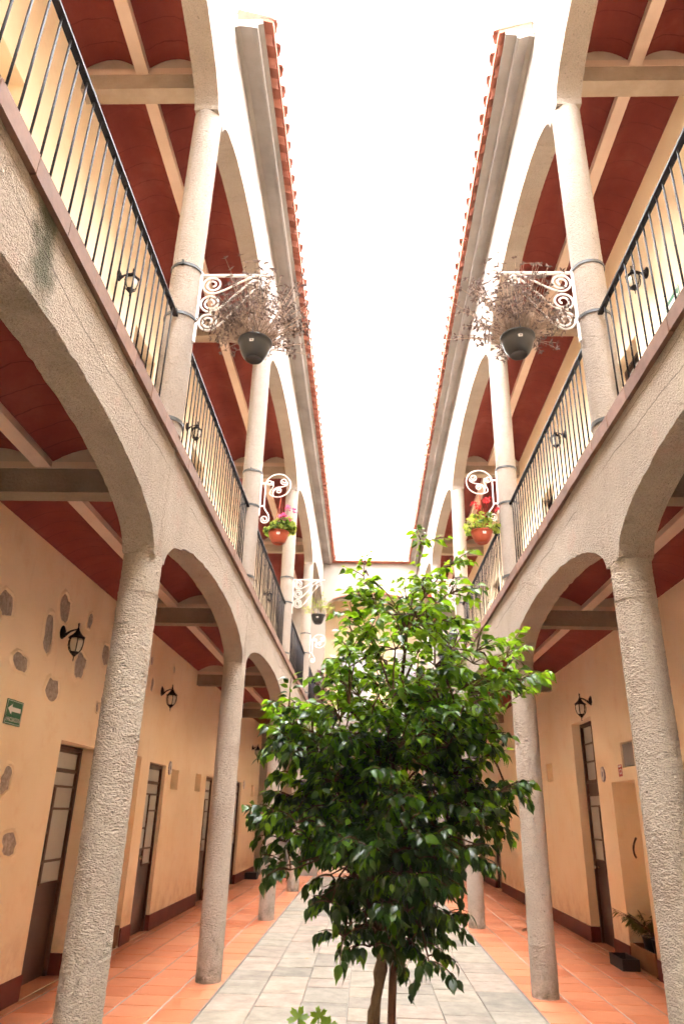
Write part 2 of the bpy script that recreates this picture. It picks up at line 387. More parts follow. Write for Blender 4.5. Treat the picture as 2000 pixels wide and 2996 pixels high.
# ------------------------------------------------------------------ arcades
def arch_profile(ya, yb, spr, crn, n=26):
    c = (ya+yb)/2; h = (yb-ya)/2; out = []
    for i in range(n+1):
        t = -math.cos(math.pi*i/n)
        z = spr+(crn-spr)*max(0., 1-abs(t)**2.15)**(1/1.9)
        out.append((c+h*t, z))
    return out
def arcade(side, upper):
    d = SIDES[side]; s = d['s']; ys = d['ys']
    f0, f1 = (d['u0'], d['u1']) if upper else (d['f0'], d['f1'])
    spr, crn = (USPR, UCRN) if upper else (SPR, CRN)
    top = 8.445 if upper else SLAB0
    hw = .118 if upper else .126
    prof = []   # lower outline of the wall along y
    yy = ys+[YEND+.1]
    prof.append((ys[0]-.3, spr))
    for i in range(len(ys)):
        ya = ys[i]+hw; yb = (yy[i+1]-hw) if i+1 < len(ys) else YEND
        cr = crn+random.uniform(-.012, .012)
        prof += arch_profile(ya, yb, spr, cr)
    # refine and roughen
    rr = random.Random(3 if upper else 5); fine = [prof[0]]
    for (a, b) in zip(prof[:-1], prof[1:]):
        L = math.dist(a, b); k = max(1, int(L/.05))
        for q in range(1, k+1):
            t = q/k; jj = (.006 if not upper else .003)
            fine.append((a[0]+(b[0]-a[0])*t+(rr.uniform(-jj, jj) if q < k else 0), a[1]+(b[1]-a[1])*t+rr.uniform(-jj, jj)))
    m = MB(); n = len(fine)
    for x in (f0, f1):
        for (y, z) in fine: m.v.append((s*x, y, z+(rr.uniform(-.004, .004))))
    for x in (f0, f1):
        for (y, z) in fine: m.v.append((s*x, y, top))
    for i in range(n-1):
        q = [(i, i+1, 2*n+i+1, 2*n+i), (n+i+1, n+i, 3*n+i, 3*n+i+1), (i+1, i, n+i, n+i+1), (2*n+i, 2*n+i+1, 3*n+i+1, 3*n+i)]
        m.f += q if s < 0 else [f[::-1] for f in q]
    m.f += [(0, 2*n, 3*n, n), (n-1, 2*n-1, 4*n-1, 3*n-1)]
    st = 'upper' if upper else 'lower'
    o = m.build('arcade_wall', 'stucco_upper' if upper else 'stucco_lower', cat='arcade',
        label='%s stucco arcade wall of flattened arches along the %s side of the courtyard' % ('pale' if upper else 'rough tan', side) + (', upper storey' if upper else ', lower storey'))
    if upper:
        a, b = sorted((s*(f0+.004), s*f1))
        MB().box(a, b, ys[0]-.3, YEND-.002, 8.452, EAVE).build('cornice_band', 'stucco_cornice', o)
        a, b = sorted((s*(f0+.014), s*(f1-.02)))
        MB().box(a, b, ys[0]-.3, YEND-.004, 8.44, 8.46).build('joint', 'beam_concrete', o)
        # taller wall of the front part of the house
        a, b = sorted((s*(f0+.008), s*f1))
        MB().box(a, b, ys[0]-.3, 4.66 if s < 0 else 4.83, EAVE+.001, 10.6).build('parapet', 'parapet_grey', o)
    return o
for sd in SIDES:
    arcade(sd, False); arcade(sd, True)

# ------------------------------------------------------------------ columns
tex = bpy.data.textures.new('stucco_relief', 'CLOUDS'); tex.noise_scale = .016; tex.noise_depth = 1
def column_mesh(r, z0, z1, nseg, dz):
    n = max(2, int((z1-z0)/dz)); prof = [(r*1.0, z0+(z1-z0)*i/n) for i in range(n+1)]
    return MB().lathe(prof, nseg)
def column(side, i, upper):
    d = SIDES[side]; s = d['s']; x = s*(d['xu'] if upper else d['xc']); y = d['ys'][i]
    near = i == 2
    mid = i == 3
    r = .1236 if upper else .1301
    z0, z1 = (SLAB1, USPR) if upper else (-.02, SPR)
    dz = .009 if near and not upper else (.014 if near or mid else .25)
    nseg = 96 if near and not upper else (64 if near or mid else 28)
    st = 'upper' if upper else 'lower'
    lab = {1: 'at the very edge, beside the viewer', 2: 'nearest one fully in view', 3: 'second one in view from the viewer', 4: 'third one in view from the viewer', 5: 'fourth one, beside the far wall'}.get(i, 'behind the viewer')
    root = empty('column', (x, y, 0), cat='column', group='%s columns on the %s' % (st, side),
                 label='round %s stucco column of the %s %s gallery, %s' % ('pale' if upper else 'rough tan', side, st, lab))
    sh = column_mesh(r, z0, z1, nseg, dz).build('shaft', 'stucco_upper' if upper else 'stucco_column', root, True)
    if near or mid:
        md = sh.modifiers.new('relief', 'DISPLACE'); md.texture = tex; md.texture_coords = 'LOCAL'
        md.strength = (.008 if upper else .013) if near else (.006 if upper else .008); md.mid_level = .5
    # engaged half-round continuing up the wall face
    zt = 8.43 if upper else SLAB0-.002
    f0 = d['u0'] if upper else d['f0']
    MB().lathe([(r-.002, z1), (r-.010, zt)], 28).build('engaged_shaft', 'stucco_upper' if upper else 'stucco_lower', root, True)
    if not upper and i >= 2:
        MB().lathe([(r+.002, 2.93), (r+.0065, 2.935), (r+.002, 2.94)], 40).build('joint_ring', 'stucco_column', root, True)
    if upper and i >= 2:
        MB().lathe([(r+.002, 4.255), (r+.009, 4.255), (r+.009, 4.285), (r+.002, 4.285)], 32).build('strap', 'strap_grey', root, False)
    return root
for sd in SIDES:
    for i in range(1, 6):
        column(sd, i, False); column(sd, i, True)

# ------------------------------------------------------------------ gallery ceilings and upper floor slabs
def vault(m, xa, xb, ya, yb, z0, rise, n=10):
    o = len(m.v)
    for y in (ya, yb):
        for i in range(n+1):
            t = i/n; m.v.append((xa+(xb-xa)*t, y, z0+rise*(1-(2*t-1)**2)))
    for i in range(n): m.f.append((o+i, o+n+1+i, o+n+2+i, o+i+1))
def ceiling(side, upper):
    d = SIDES[side]; s = d['s']; ys = d['ys']
    xi = d['u1'] if upper else d['f1']; xw = d['uwall'] if upper else d['wall']
    b0, b1 = (7.88, 8.075) if upper else (3.665, 3.855)
    strip = .085 if upper else .055
    spring = b1+strip
    rise = .13 if upper else .11
    ctop = spring+rise+.02
    if not upper: ctop = SLAB0-.012
    xm = (xi+xw)/2; hb = .06
    st = 'upper' if upper else 'lower'
    a, b = sorted((s*xi, s*xw))
    root = MB().box(a, b, ys[0]-.3, YEND, ctop, ctop+.012).build('ceiling', 'lunette_plaster', kind='structure', label='red vaulted ceiling of the %s %s gallery' % (side, st))
    yy = ys+[YEND]
    for k in range(len(yy)-1):
        y0, y1 = yy[k]+.08, yy[k+1]-.08 if k+1 < len(ys) else YEND
        for (p, q) in ((xi, xm-hb), (xm+hb, xw)):
            m = MB(); vault(m, s*p, s*q, y0, y1, spring, rise)
            m.build('vault', 'vault_red', root, True)
        a, b = sorted((s*(xm-hb), s*(xm+hb)))
        MB().box(a, b, y0, y1, b1+.003, spring+.05).build('long_beam', 'beam_cream', root)
    for y in ys:
        a, b = sorted((s*(xi-.003), s*xw))
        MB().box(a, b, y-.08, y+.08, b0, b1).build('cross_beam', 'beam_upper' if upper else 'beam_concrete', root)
        MB().box(a, b, y-.075, y+.075, b1, ctop).build('lunette', 'lunette_plaster', root)
        MB().box(a, b, y-.086, y+.086, b1-.003, spring-.005).build('plaster_band', 'beam_cream', root)
for sd in SIDES:
    ceiling(sd, False); ceiling(sd, True)
etile = MB().bevbox(-.5, .5, -.5, .5, -.5, .5, .0).mesh('edge_brick', 'edge_brick')
for sd in SIDES:
    d = SIDES[sd]; s = d['s']; face = d['f0']-.03
    a, b = sorted((s*(face+.12), s*d['uwall']))
    sl = MB().box(a, b, -3.1, YEND, SLAB0, SLAB1-.004).build('upper_floor', 'grout', kind='structure', label='upper gallery floor slab edged with brown bricks, %s side' % sd)
    MB().box(*sorted((s*d['uwall'], s*(d['wall']+.6))), -3.1, YEND, SLAB0+.001, SLAB1-.01).build('slab_back', 'grout', sl)
    y = .75
    while y < YEND-.05:
        y1 = min(y+.352, YEND-.005)
        put('edge_brick', etile, sl, (s*(face+.06)+random.uniform(-.003, .003), (y+y1)/2, (SLAB0+SLAB1)/2+random.uniform(-.003, .003)), None, (.12, y1-y-.006, SLAB1-SLAB0))
        y = y1

# ------------------------------------------------------------------ gallery walls with door openings and niches
def wall_mesh(s, X, y0, y1, z0, z1, ops, thick=.02):
    """front at s*X facing the court; ops = (ya, yb, za, zb, depth)"""
    m = MB()
    yc = sorted({y0, y1, *[o[0] for o in ops], *[o[1] for o in ops]}); zc = sorted({z0, z1, *[o[2] for o in ops], *[o[3] for o in ops]})
    for i in range(len(yc)-1):
        for j in range(len(zc)-1):
            ym, zm = (yc[i]+yc[i+1])/2, (zc[j]+zc[j+1])/2
            if any(o[0] < ym < o[1] and o[2] < zm < o[3] for o in ops): continue
            q = [(s*X, yc[i], zc[j]), (s*X, yc[i+1], zc[j]), (s*X, yc[i+1], zc[j+1]), (s*X, yc[i], zc[j+1])]
            m.quad(*(q if s < 0 else q[::-1]))
    for (ya, yb, za, zb, dp) in ops:
        x0, x1 = s*X, s*(X+dp)
        for q in ([(x0,ya,za),(x1,ya,za),(x1,ya,zb),(x0,ya,zb)], [(x1,yb,za),(x0,yb,za),(x0,yb,zb),(x1,yb,zb)],
                  [(x0,ya,zb),(x1,ya,zb),(x1,yb,zb),(x0,yb,zb)], [(x1,ya,za),(x0,ya,za),(x0,yb,za),(x1,yb,za)],
                  [(x1,ya,za),(x1,yb,za),(x1,yb,zb),(x1,ya,zb)]):
            m.quad(*q)
    return m
LOPS = [(7.36, 8.42, 0., 2.21, .24), (9.22, 10.14, 0., 2.24, .30), (10.56, 11.45, 0., 2.205, .125), (11.815, 12.28, 1.88, 2.18, .14), (13.54, 13.99, 1.90, 2.20, .14),
        (14.46, 15.30, 0., 2.20, .125), (17.75, 18.68, 0., 2.24, .125), (20.3, 20.75, 1.95, 2.25, .14), (4.2, 5.1, 0., 2.2, .24)]
ROPS = [(9.25, 10.12, 0., 2.065, .34), (10.71, 11.75, 0., 2.985, .20), (14.85, 16.0, 0., 2.3, .20), (18.9, 19.8, 0., 2.25, .125), (9.17, 9.61, 2.215, 2.515, .10), (13.2, 13.6, 2.2, 2.5, .10), (6.6, 7.5, 0., 2.2, .24)]
def y_up(y, x0, x1): return y
LUO = [(6.79, 7.62, SLAB1, 6.90, .20), (9.85, 10.65, SLAB1, 6.90, .20), (15.2, 16.0, SLAB1, 6.90, .20), (3.0, 3.8, SLAB1, 6.9, .2)]
RUO = [(6.70, 7.45, SLAB1, 6.68, .20), (10.6, 11.4, SLAB1, 6.68, .20), (15.6, 16.4, SLAB1, 6.68, .20)]
def gallery_wall(side, upper):
    d = SIDES[side]; s = d['s']
    X = d['uwall'] if upper else d['wall']
    ops = {('left', 0): LOPS, ('right', 0): ROPS, ('left', 1): LUO, ('right', 1): RUO}[(side, int(upper))]
    z0, z1 = (SLAB1-.02, 8.3) if upper else (-.03, SLAB0-.002)
    o = wall_mesh(s, X, -3.1, YEND+(1.6 if upper else 0), z0, z1, ops).build('gallery_wall', 'wall_yellow', cat='wall',
        label='ochre plastered back wall with doors in the %s %s gallery' % (side, 'upper' if upper else 'lower'))
    zs = SLAB1 if upper else 0.
    if not upper:
        for (a, b, za, zb, dp) in ops:
            if za <= .01: MB().box(*sorted((s*(X+.001), s*(X+dp-.001))), a+.003, b-.003, -.02, .003).build('threshold', 'floor_terracotta', o)
        cuts = sorted([(a, b, dp) for (a, b, za, zb, dp) in ops if za <= 0.01])
        y = -3.1
        for (a, b, dp) in cuts+[(YEND, YEND, 0)]:
            if a-y > .02:
                MB().box(*sorted((s*X+s*.01, s*X-s*.012)), y, a, 0., .2).build('skirting', 'skirting_red', o)
            if dp and dp < .29:   # returns inside the reveals
                MB().box(*sorted((s*X-s*.0115, s*(X+dp))), b-.012, b+.004, 0., .199).build('skirting', 'skirting_red', o)
                MB().box(*sorted((s*X-s*.0115, s*(X+dp))), a-.004, a+.012, 0., .199).build('skirting', 'skirting_red', o)
            y = b
    return o
WALLS = {(sd, up): gallery_wall(sd, up) for sd in SIDES for up in (False, True)}

# exposed field stones in the left wall: (y, z, w, h, kind)
def field_stone(wall, X, y, z, w, h, seed, tilt=0.):
    rr = random.Random(seed); n = 15; m = MB()
    ring = []
    ph = rr.random()*6
    for i in range(n):
        a = 2*math.pi*i/n
        sq = 1/max(abs(math.cos(a)), abs(math.sin(a)))
        k = (.62+.38*sq*.78)*(1+.13*math.sin(2*a+ph)+.08*math.sin(5*a+ph*2)+rr.uniform(-.05, .05))
        u, v = w/2*k*math.cos(a), h/2*k*math.sin(a)
        ring.append((u*math.cos(tilt)-v*math.sin(tilt), u*math.sin(tilt)+v*math.cos(tilt)))
    L = len(ring)
    for (sc, dx) in ((1.0, -.02), (1.0, -.004), (.93, .004), (.5, .007)):
        for (u, v) in ring: m.v.append((dx+rr.uniform(-.002, .002), u*sc, v*sc))
    m.v.append((.008, 0, 0))
    for k in range(3):
        for i in range(L):
            j = (i+1) % L; m.f.append((k*L+i, k*L+j, (k+1)*L+j, (k+1)*L+i))
    for i in range(L): m.f.append((3*L+i, 3*L+(i+1) % L, 4*L))
    st = m.build('stone', 'field_stone', wall, True, loc=(-X, y, z))
    lip = MB()
    for (sc, dx) in ((1.30, .0005), (1.15, .013), (1.06, .016), (1.0, -.003)):
        for (u, v) in ring: lip.v.append((dx, u*sc+.004, v*sc+.003))
    for k in range(3):
        for i in range(L):
            j = (i+1) % L; lip.f.append((k*L+i, k*L+j, (k+1)*L+j, (k+1)*L+i))
    lip.build('plaster_lip', 'wall_yellow', st, True)
for i, (y, z, w, h, t) in enumerate([(5.72, 3.16, .26, .23, .3), (6.874, 3.43, .27, .29, -.2), (6.609, 3.11, .24, .36, 0), (7.561, 3.48, .15, .19, -.2),
        (6.172, 2.757, .30, .17, 0), (6.919, 2.634, .30, .25, 0), (7.489, 2.977, .34, .26, -.2), (8.183, 3.234, .25, .27, .2), (8.167, 2.632, .10, .11, 0),
        (10.156, 3.22, .16, .21, 0), (11.229, 3.63, .11, .13, 0), (9.98, 3.52, .12, .15, 0), (6.33, 1.79, .22, .22, .1), (6.62, 1.285, .32, .18, .0)]):
    field_stone(WALLS[('left', False)], 3.05, y, z, w*1.04, h*1.06, 40+i, t)

# ------------------------------------------------------------------ doors
def door(s, X, ya, yb, z0, zt, label, transom=False, flip=False):
    """door leaf standing at x = s*X, its court face towards the court"""
    w = yb-ya
    root = empty('door', (s*X, (ya+yb)/2, z0), cat='door', label=label)
    H = zt-z0
    def B(name, y0, y1, a, b, x0, x1, mat, par=root):
        if flip: y0, y1 = -y1, -y0
        return MB().box(*sorted((-s*x0, -s*x1)), y0, y1, a, b).build(name, mat, par)
    h = w/2
    B('frame', -h, -h+.045, 0, H, .0, .055, 'door_wood'); B('frame', h-.045, h, 0, H, .0, .055, 'door_wood'); B('frame', -h+.045, h-.045, H-.045, H, 0, .055, 'door_wood')
    top = H-.045
    a, b = -h+.045, h-.045
    k = top/2.15 if not transom else 1.0
    leaf = B('leaf', a, b, .005, top if not transom else 2.1, .003, .022, 'door_panel')
    def pane(y0, y1, za, zb):
        p = B('pane', a+(b-a)*y0+.016, a+(b-a)*y1-.016, za*k+.012, zb*k-.012, .0225, .027, 'glass_frost', root)
    def bar(y0, y1, za, zb):
        B('glazing_bar', a+(b-a)*y0, a+(b-a)*y1, za, zb, .0222, .040, 'door_wood', root)
    m = .48
    rects = [(0, 1, 1.955, 2.135), (0, 1, 1.785, 1.935), (0, m, 1.335, 1.785), (m, 1, 1.565, 1.785), (0, m, 1.065, 1.335), (m, 1, 1.07, 1.565), (m, 1, .86, 1.07)]
    if transom: rects = rects[1:]
    for r in rects: pane(*r)
    for (y0, y1, z) in [(0, 1, 1.945), (0, 1, 1.785), (0, m, 1.335), (m, 1, 1.565), (0, m, 1.06), (m, 1, 1.07), (m, 1, .86)]:
        bar(y0, y1, z*k-.012, z*k+.012)
    bar(m-.025, m+.025, .86*k+.0125, 1.785*k-.0125)
    if transom:
        B('frame', a, b, 2.1, 2.15, 0, .05, 'door_wood')
        n = 3
        for i in range(n):
            za = 2.15+(top-2.15)*i/n; zb = 2.15+(top-2.15)*(i+1)/n
            for (p, q) in ((0, .5), (.5, 1)):
                B('pane', a+(b-a)*p+.012, a+(b-a)*q-.012, za+.012, zb-.012, .012, .018, 'glass_frost')
            B('glazing_bar', a, b, zb-.012, zb+.012, .008, .035, 'door_wood')
        B('glazing_bar', a+(b-a)*.5-.012, a+(b-a)*.5+.012, 2.1505, top, .009, .0345, 'door_wood')
    ky = (-h+.045+.12*(b-a))*(-1 if flip else 1)
    kn = MB().lathe([(0, 0), (.024, .002), (.024, .008), (.010, .014), (.010, .035), (.026, .05), (.030, .064), (.022, .080), (0, .085)], 14).build('knob', 'brass', root, True)
    kn.location = (-s*.022, ky, .965); kn.rotation_euler = (0, -s*math.pi/2, 0)
    return root
door(-1, 3.275, 7.37, 8.41, .004, 2.20, 'dark brown door with frosted panes at far left, beside the near left column')
door(-1, 3.155, 10.57, 11.44, .004, 2.195, 'dark brown door with frosted panes, just left of the second left column')
door(-1, 3.155, 14.47, 15.29, .004, 2.19, 'narrow looking dark door with frosted panes, directly left of the second left lower column')
door(-1, 3.155, 17.76, 18.67, .004, 2.23, 'dark door just right of the second left lower column, deep in the left gallery')
door(1, 3.43, 10.72, 11.74, .004, 2.975, 'tall dark door with a six pane transom under the right hand lantern', True, True)
door(1, 3.43, 14.86, 15.99, .004, 2.29, 'dark door hidden behind the second right lower column', False, True)
door(1, 3.36, 18.91, 19.79, .004, 2.24, 'far dark door in the right lower gallery beside the tree crown', False, True)
door(-1, 2.96, 6.80, 7.61, SLAB1+.003, 6.89, 'upper left door with frosted panes seen through the near railing', True)
door(-1, 2.96, 9.86, 10.64, SLAB1+.003, 6.89, 'upper left door seen through the second railing', True)
door(-1, 2.96, 15.21, 15.99, SLAB1+.003, 6.89, 'upper left door seen through the third railing', True)
door(1, 3.18, 6.71, 7.44, SLAB1+.003, 6.67, 'upper right door behind the near right railing', True, True)
door(1, 3.18, 10.61, 11.39, SLAB1+.003, 6.67, 'upper right door behind the second right railing', True, True)
door(1, 3.18, 15.61, 16.39, SLAB1+.003, 6.67, 'upper right door behind the third right railing', True, True)

# ------------------------------------------------------------------ wall lanterns
def lantern_proto():
    """local: +x points away from the wall, origin at the wall plate centre"""
    root = empty('wall_lantern')
    pl = MB().lathe([(0, .0), (.062, 0), (.066, .010), (.050, .022), (.030, .034), (0, .036)], 20).build('wall_plate', 'iron_black', root, True)
    pl.rotation_euler = (0, math.pi/2, 0); pl.scale = (1.25, 1, 1)
    m = MB(); m.tube(bez((.02, 0, -.045), (.06, 0, -.02), (.09, 0, .03), (.17, 0, .035)), [.026, .023, .020, .018, .016, .014, .013, .012, .011, .010, .010, .010, .010], 8)
    m.build('arm', 'iron_black', root, True)
    cx = .185
    m = MB().lathe([(0, .115), (.010, .112), (.014, .100), (.006, .092), (.013, .080), (.006, .072), (.012, .05), (.020, .030), (.035, .0), (.070, -.040), (.098, -.055), (.101, -.070), (.088, -.072)], 6, (cx, 0))
    m.build('lamp_roof', 'iron_black', root)
    gp = [(.070, -.073), (.083, -.10), (.082, -.15), (.070, -.20), (.045, -.236)]
    MB().lathe(gp, 6, (cx, 0)).build('glass', 'lamp_glass', root)
    MB().lathe([(.016, -.075), (.020, -.10), (.020, -.16), (.0, -.17)], 10, (cx, 0)).build('candle', 'sign_white', root, True)
    for k in range(6):
        a = math.pi*k/3
        MB().tube([(cx+(r+.004)*math.cos(a), (r+.004)*math.sin(a), z) for r, z in gp], .0065, 5).build('rib', 'iron_black', root)
    MB().lathe([(.052, -.230), (.050, -.245), (.030, -.262), (.020, -.275), (.007, -.29), (.005, -.33), (.007, -.335), (0, -.342)], 10, (cx, 0)).build('finial', 'iron_black', root, True)
    return root
def copy_tree(o, parent=None):
    c = o.copy(); COL.objects.link(c); c.parent = parent
    for ch in o.children: copy_tree(ch, c)
    return c
lan0 = lantern_proto(); first = True
for (s, X, y, z, lab) in [
    (-1, 3.05, 6.92, 3.20, 'black wall lantern among the exposed stones on the lower left wall'),
    (-1, 3.05, 10.70, 3.21, 'black wall lantern between the first two left lower columns'),
    (-1, 3.05, 20.0, 3.17, 'small distant black lantern low on the left wall beside the tree'),
    (-1, 3.05, 15.3, 3.20, 'black wall lantern hidden behind the second left lower column'),
    (1, 3.25, 10.61, 3.19, 'black wall lantern above the tall right hand door'),
    (1, 3.25, 17.6, 3.19, 'black wall lantern deep in the right lower gallery'),
    (-1, 2.78, 6.09, 7.00, 'dark lantern on the upper left wall behind the near railing'),
    (-1, 2.78, 9.36, 6.97, 'dark lantern on the upper left wall behind the second railing'),
    (-1, 2.78, 18.3, 7.00, 'tiny dark lantern on the upper left wall behind the third railing'),
    (1, 3.0, 6.17, 7.10, 'dark lantern on the upper right wall behind the near railing'),
    (1, 3.0, 9.6, 7.02, 'dark lantern on the upper right wall behind the second railing')]:
    o = lan0 if first else copy_tree(lan0); first = False
    o.location = (s*X, y, z); o.rotation_euler = (0, 0, 0 if s < 0 else math.pi); o.scale = (.86, .84, .84)
    tag(o, lab, 'lantern', 'black wall lanterns')

# ------------------------------------------------------------------ railings
barm = MB().tube([(0, 0, 0), (0, 0, 1.02)], .0065, 6).mesh('bar', 'iron_black', True)
def railing(side, k):
    d = SIDES[side]; s = d['s']; x = s*d['xu']; ys = d['ys']
    y0 = ys[k]+.125; y1 = (ys[k+1]-.125) if k+1 < len(ys) else YEND-.01
    names = ['', 'near %s upper railing running out of the picture', 'second %s upper railing, between the first two upper columns in view', 'third %s upper railing, between the second and third upper columns', 'fourth %s upper railing, towards the far end', 'last short %s upper railing against the far wall']
    root = empty('railing', (x, y0, SLAB1), cat='railing', group='black upper railings', label='black iron '+names[k] % side)
    L = y1-y0
    MB().box(-.019, .019, 0, L, 1.015, 1.032).build('top_rail', 'iron_black', root)
    n = int(round(L/.1135))
    for i in range(1, n):
        put('bar', barm, root, (random.uniform(-.002, .002), L*i/n, -.005), (random.uniform(-.003, .003), random.uniform(-.003, .003), 0))
for sd in SIDES:
    for k in range(1, 6): railing(sd, k)

# ------------------------------------------------------------------ tiled eaves
def half_tile(r0, r1, L, up, n=8, th=.012):
    """barrel tile lying along +x, radius r0 at x=0 to r1 at x=L; up: convex upwards"""
    m = MB(); sg = 1 if up else -1
    for (x, r) in ((0, r0), (L, r1)):
        for rr in (r, r-th):
            for i in range(n+1):
                a = math.pi*i/n; m.v.append((x, -rr*math.cos(a), sg*rr*math.sin(a)))
    k = n+1
    for i in range(n):
        m.f += [(i, i+1, 2*k+i+1, 2*k+i), (k+i+1, k+i, 3*k+i, 3*k+i+1), (i+1, i, k+i, k+i+1), (2*k+i, 2*k+i+1, 3*k+i+1, 3*k+i)]
    m.f += [(0, 2*k, 3*k, k), (n, k+n, 3*k+n, 2*k+n)]
    return m
cover = half_tile(.074, .066, .46, True).mesh('cover_tile', 'roof_clay', True)
pan = half_tile(.075, .085, .46, False).mesh('pan_tile', 'roof_clay', True)
SL = R(20)
def eave(side, y0):
    d = SIDES[side]; s = d['s']; f = d['u0']
    if s < 0: xr, xt, xo = f-.23, f-.27, f-.40
    else: xr, xt, xo = f-.17, f-.27, f-.37
    root = empty('tiled_eave', (0, 0, 0), cat='roof', label='overhanging eave of orange clay barrel tiles on the %s side' % side)
    # soffit: concrete cove, nose and upper slope
    prof = [(f+.0, EAVE-.03), (f-.05, EAVE-.012), (xr+.06, EAVE-.035), (xr+.02, EAVE-.05), (xr, EAVE-.045), (xr-.005, EAVE-.0), (xt-.02, EAVE+.015), (xt-.01, EAVE+.09), (f+.0, EAVE+.089)]
    m = MB(); n = len(prof)
    ysl = [y0+(YEND-y0)*i/24 for i in range(25)]
    for y in ysl:
        for (x, z) in prof: m.v.append((s*x, y, z+random.uniform(-.002, .002)))
    for a in range(24):
        for i in range(n):
            j = (i+1) % n; m.f.append((a*n+i, a*n+j, (a+1)*n+j, (a+1)*n+i))
    m.f += [tuple(range(n)), tuple(24*n+i for i in range(n))]
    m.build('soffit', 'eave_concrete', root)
    m = MB(); q = [(xo+.020, EAVE+.06), (xo+.014, EAVE+.150), (f, EAVE+.150+math.tan(SL)*(f-xo)), (f, EAVE+.095), (xt, EAVE+.095)]
    for y in (y0+.02, YEND-.01):
        for (x, z) in q: m.v.append((s*x, y, z))
    m.f = [(0, 1, 6, 5), (1, 2, 7, 6), (2, 3, 8, 7), (3, 4, 9, 8), (4, 0, 5, 9), (0, 4, 3, 2, 1), (5, 6, 7, 8, 9)]
    m.build('added_tile_fill', 'roof_clay', root)  # added fill, keeps light out of the tile mouths; clay coloured
    p = .2425; k = 0; y = y0+.09
    rz = math.pi if s < 0 else 0.
    rz = 0. if s > 0 else math.pi
    while y < YEND-.05:
        j = random.uniform(-.008, .008)
        put('cover_tile', cover, root, (s*(xo+.0)+s*random.uniform(-.008, .008), y+j, EAVE+.100+random.uniform(-.004, .004)), (random.uniform(-.03, .03), -SL+random.uniform(-.02, .02), rz+random.uniform(-.02, .02)))
        if y+p/2 < YEND-.05:
            put('pan_tile', pan, root, (s*(xo+.022)+s*random.uniform(-.006, .006), y+p/2+j, EAVE+.105), (0, -SL, rz+random.uniform(-.015, .015)))
        y += p
    return root
eave('left', 4.70); eave('right', 4.84)

# ------------------------------------------------------------------ plant brackets on the upper columns
def bracket_a(x, y, s, label):
    root = empty('plant_bracket', (x, y, 0), 0 if s < 0 else math.pi, cat='bracket', group='white iron plant brackets', label=label)
    P = lambda pts: [(u, 0, z) for u, z in pts]
    MB().box(-.003, .012, -.014, .014, 5.03, 5.73).build('wall_bar', 'iron_white', root)
    MB().box(.012, .60, -.013, .013, 5.690, 5.704).build('top_bar', 'iron_white', root)
    tails = [((.30, 5.53), (.34, 5.66), (.45, 5.688)), ((.26, 5.33), (.34, 5.60), (.50, 5.686)), ((.30, 5.13), (.34, 5.42), (.46, 5.56))]
    for (c, tl) in zip(((.105, 5.600), (.105, 5.412), (.105, 5.228)), tails):
        sp = spiral(c, .016, .088, -math.pi/2, 1.95)
        e = sp[-1]
        pts = sp+bez(e, (e[0]+.10, e[1]), tl[1], tl[2])[1:]
        m = MB(); m.tube(P(pts), .0085, 6); m.build('scroll', 'iron_white', root, True)
    sp = spiral((.475, 5.615), .012, .055, math.pi/2, 1.6)
    m = MB(); m.tube(P([(q[0], q[1]) for q in sp]+bez(sp[-1], (.44, 5.672), (.42, 5.60), (.46, 5.56))[1:]), .0075, 6); m.build('scroll', 'iron_white', root, True)
    straps(root, s); return root
def straps(root, s):
    for z in (5.715, 5.225):
        o = MB().lathe([(.126, z-.012), (.133, z-.012), (.133, z+.014), (.126, z+.014)], 32, (-.1236, 0)).build('strap', 'strap_grey', root)
        MB().box(-.1236-.008, -.1236+.008, -.150, -.130, z-.02, z+.022).build('clamp', 'strap_grey', o)
def bracket_b(x, y, s, label):
    root = empty('plant_bracket', (x, y, 0), 0 if s < 0 else math.pi, cat='bracket', group='white iron plant brackets', label=label)
    P = lambda pts: [(u, 0, z) for u, z in pts]
    MB().box(-.003, .010, -.012, .012, 5.12, 5.70).build('wall_bar', 'iron_white', root)
    for z in (5.575, 5.25): MB().box(.010, .062, -.008, .008, z-.009, z+.009).build('stub', 'iron_white', root)
    def T(pts, name='scroll', r=.0085):
        m = MB(); m.tube(P(pts), r, 6); m.build(name, 'iron_white', root, True)
    sp = spiral((.075, 5.065), .012, .058, 0., 1.6)
    T([(.060, 5.58), (.060, 5.26)]+bez((.060, 5.25), (.060, 5.18), (.135, 5.16), (.133, 5.065))[0:]+sp[::-1][1:], 'post')
    c = (.225, 5.545); rr = .165
    arc = [(c[0]+rr*math.cos(a), c[1]+rr*math.sin(a)) for a in [math.pi*.98-i*(math.pi*1.48)/40 for i in range(41)]]
    T(arc, 'ring')
    arc2 = [(c[0]+rr*math.cos(a), c[1]+rr*math.sin(a)) for a in [-math.pi*.5-i*(math.pi*.2)/8 for i in range(9)]]
    e = arc2[-1]
    T(arc2+bez(e, (e[0]-.03, e[1]+.05), (.19, 5.50), (.155, 5.60))[1:]+spiral((.112, 5.585), .010, .046, 0.35, 1.5)[::-1][1:], 'scroll', .0075)
    T(spiral((.30, 5.605), .010, .05, -.2, 1.5)+bez((.349, 5.595), (.36, 5.54), (.30, 5.53), (.24, 5.52))[1:]+bez((.24, 5.52), (.17, 5.51), (.15, 5.47), (.16, 5.43))[1:], 'scroll', .0075)
    T(spiral((.235, 5.470), .008, .040, 2.2, 1.4)+bez((.211, 5.502), (.17, 5.48), (.15, 5.43), (.175, 5.395))[1:], 'scroll', .0075)
    straps(root, s); return root

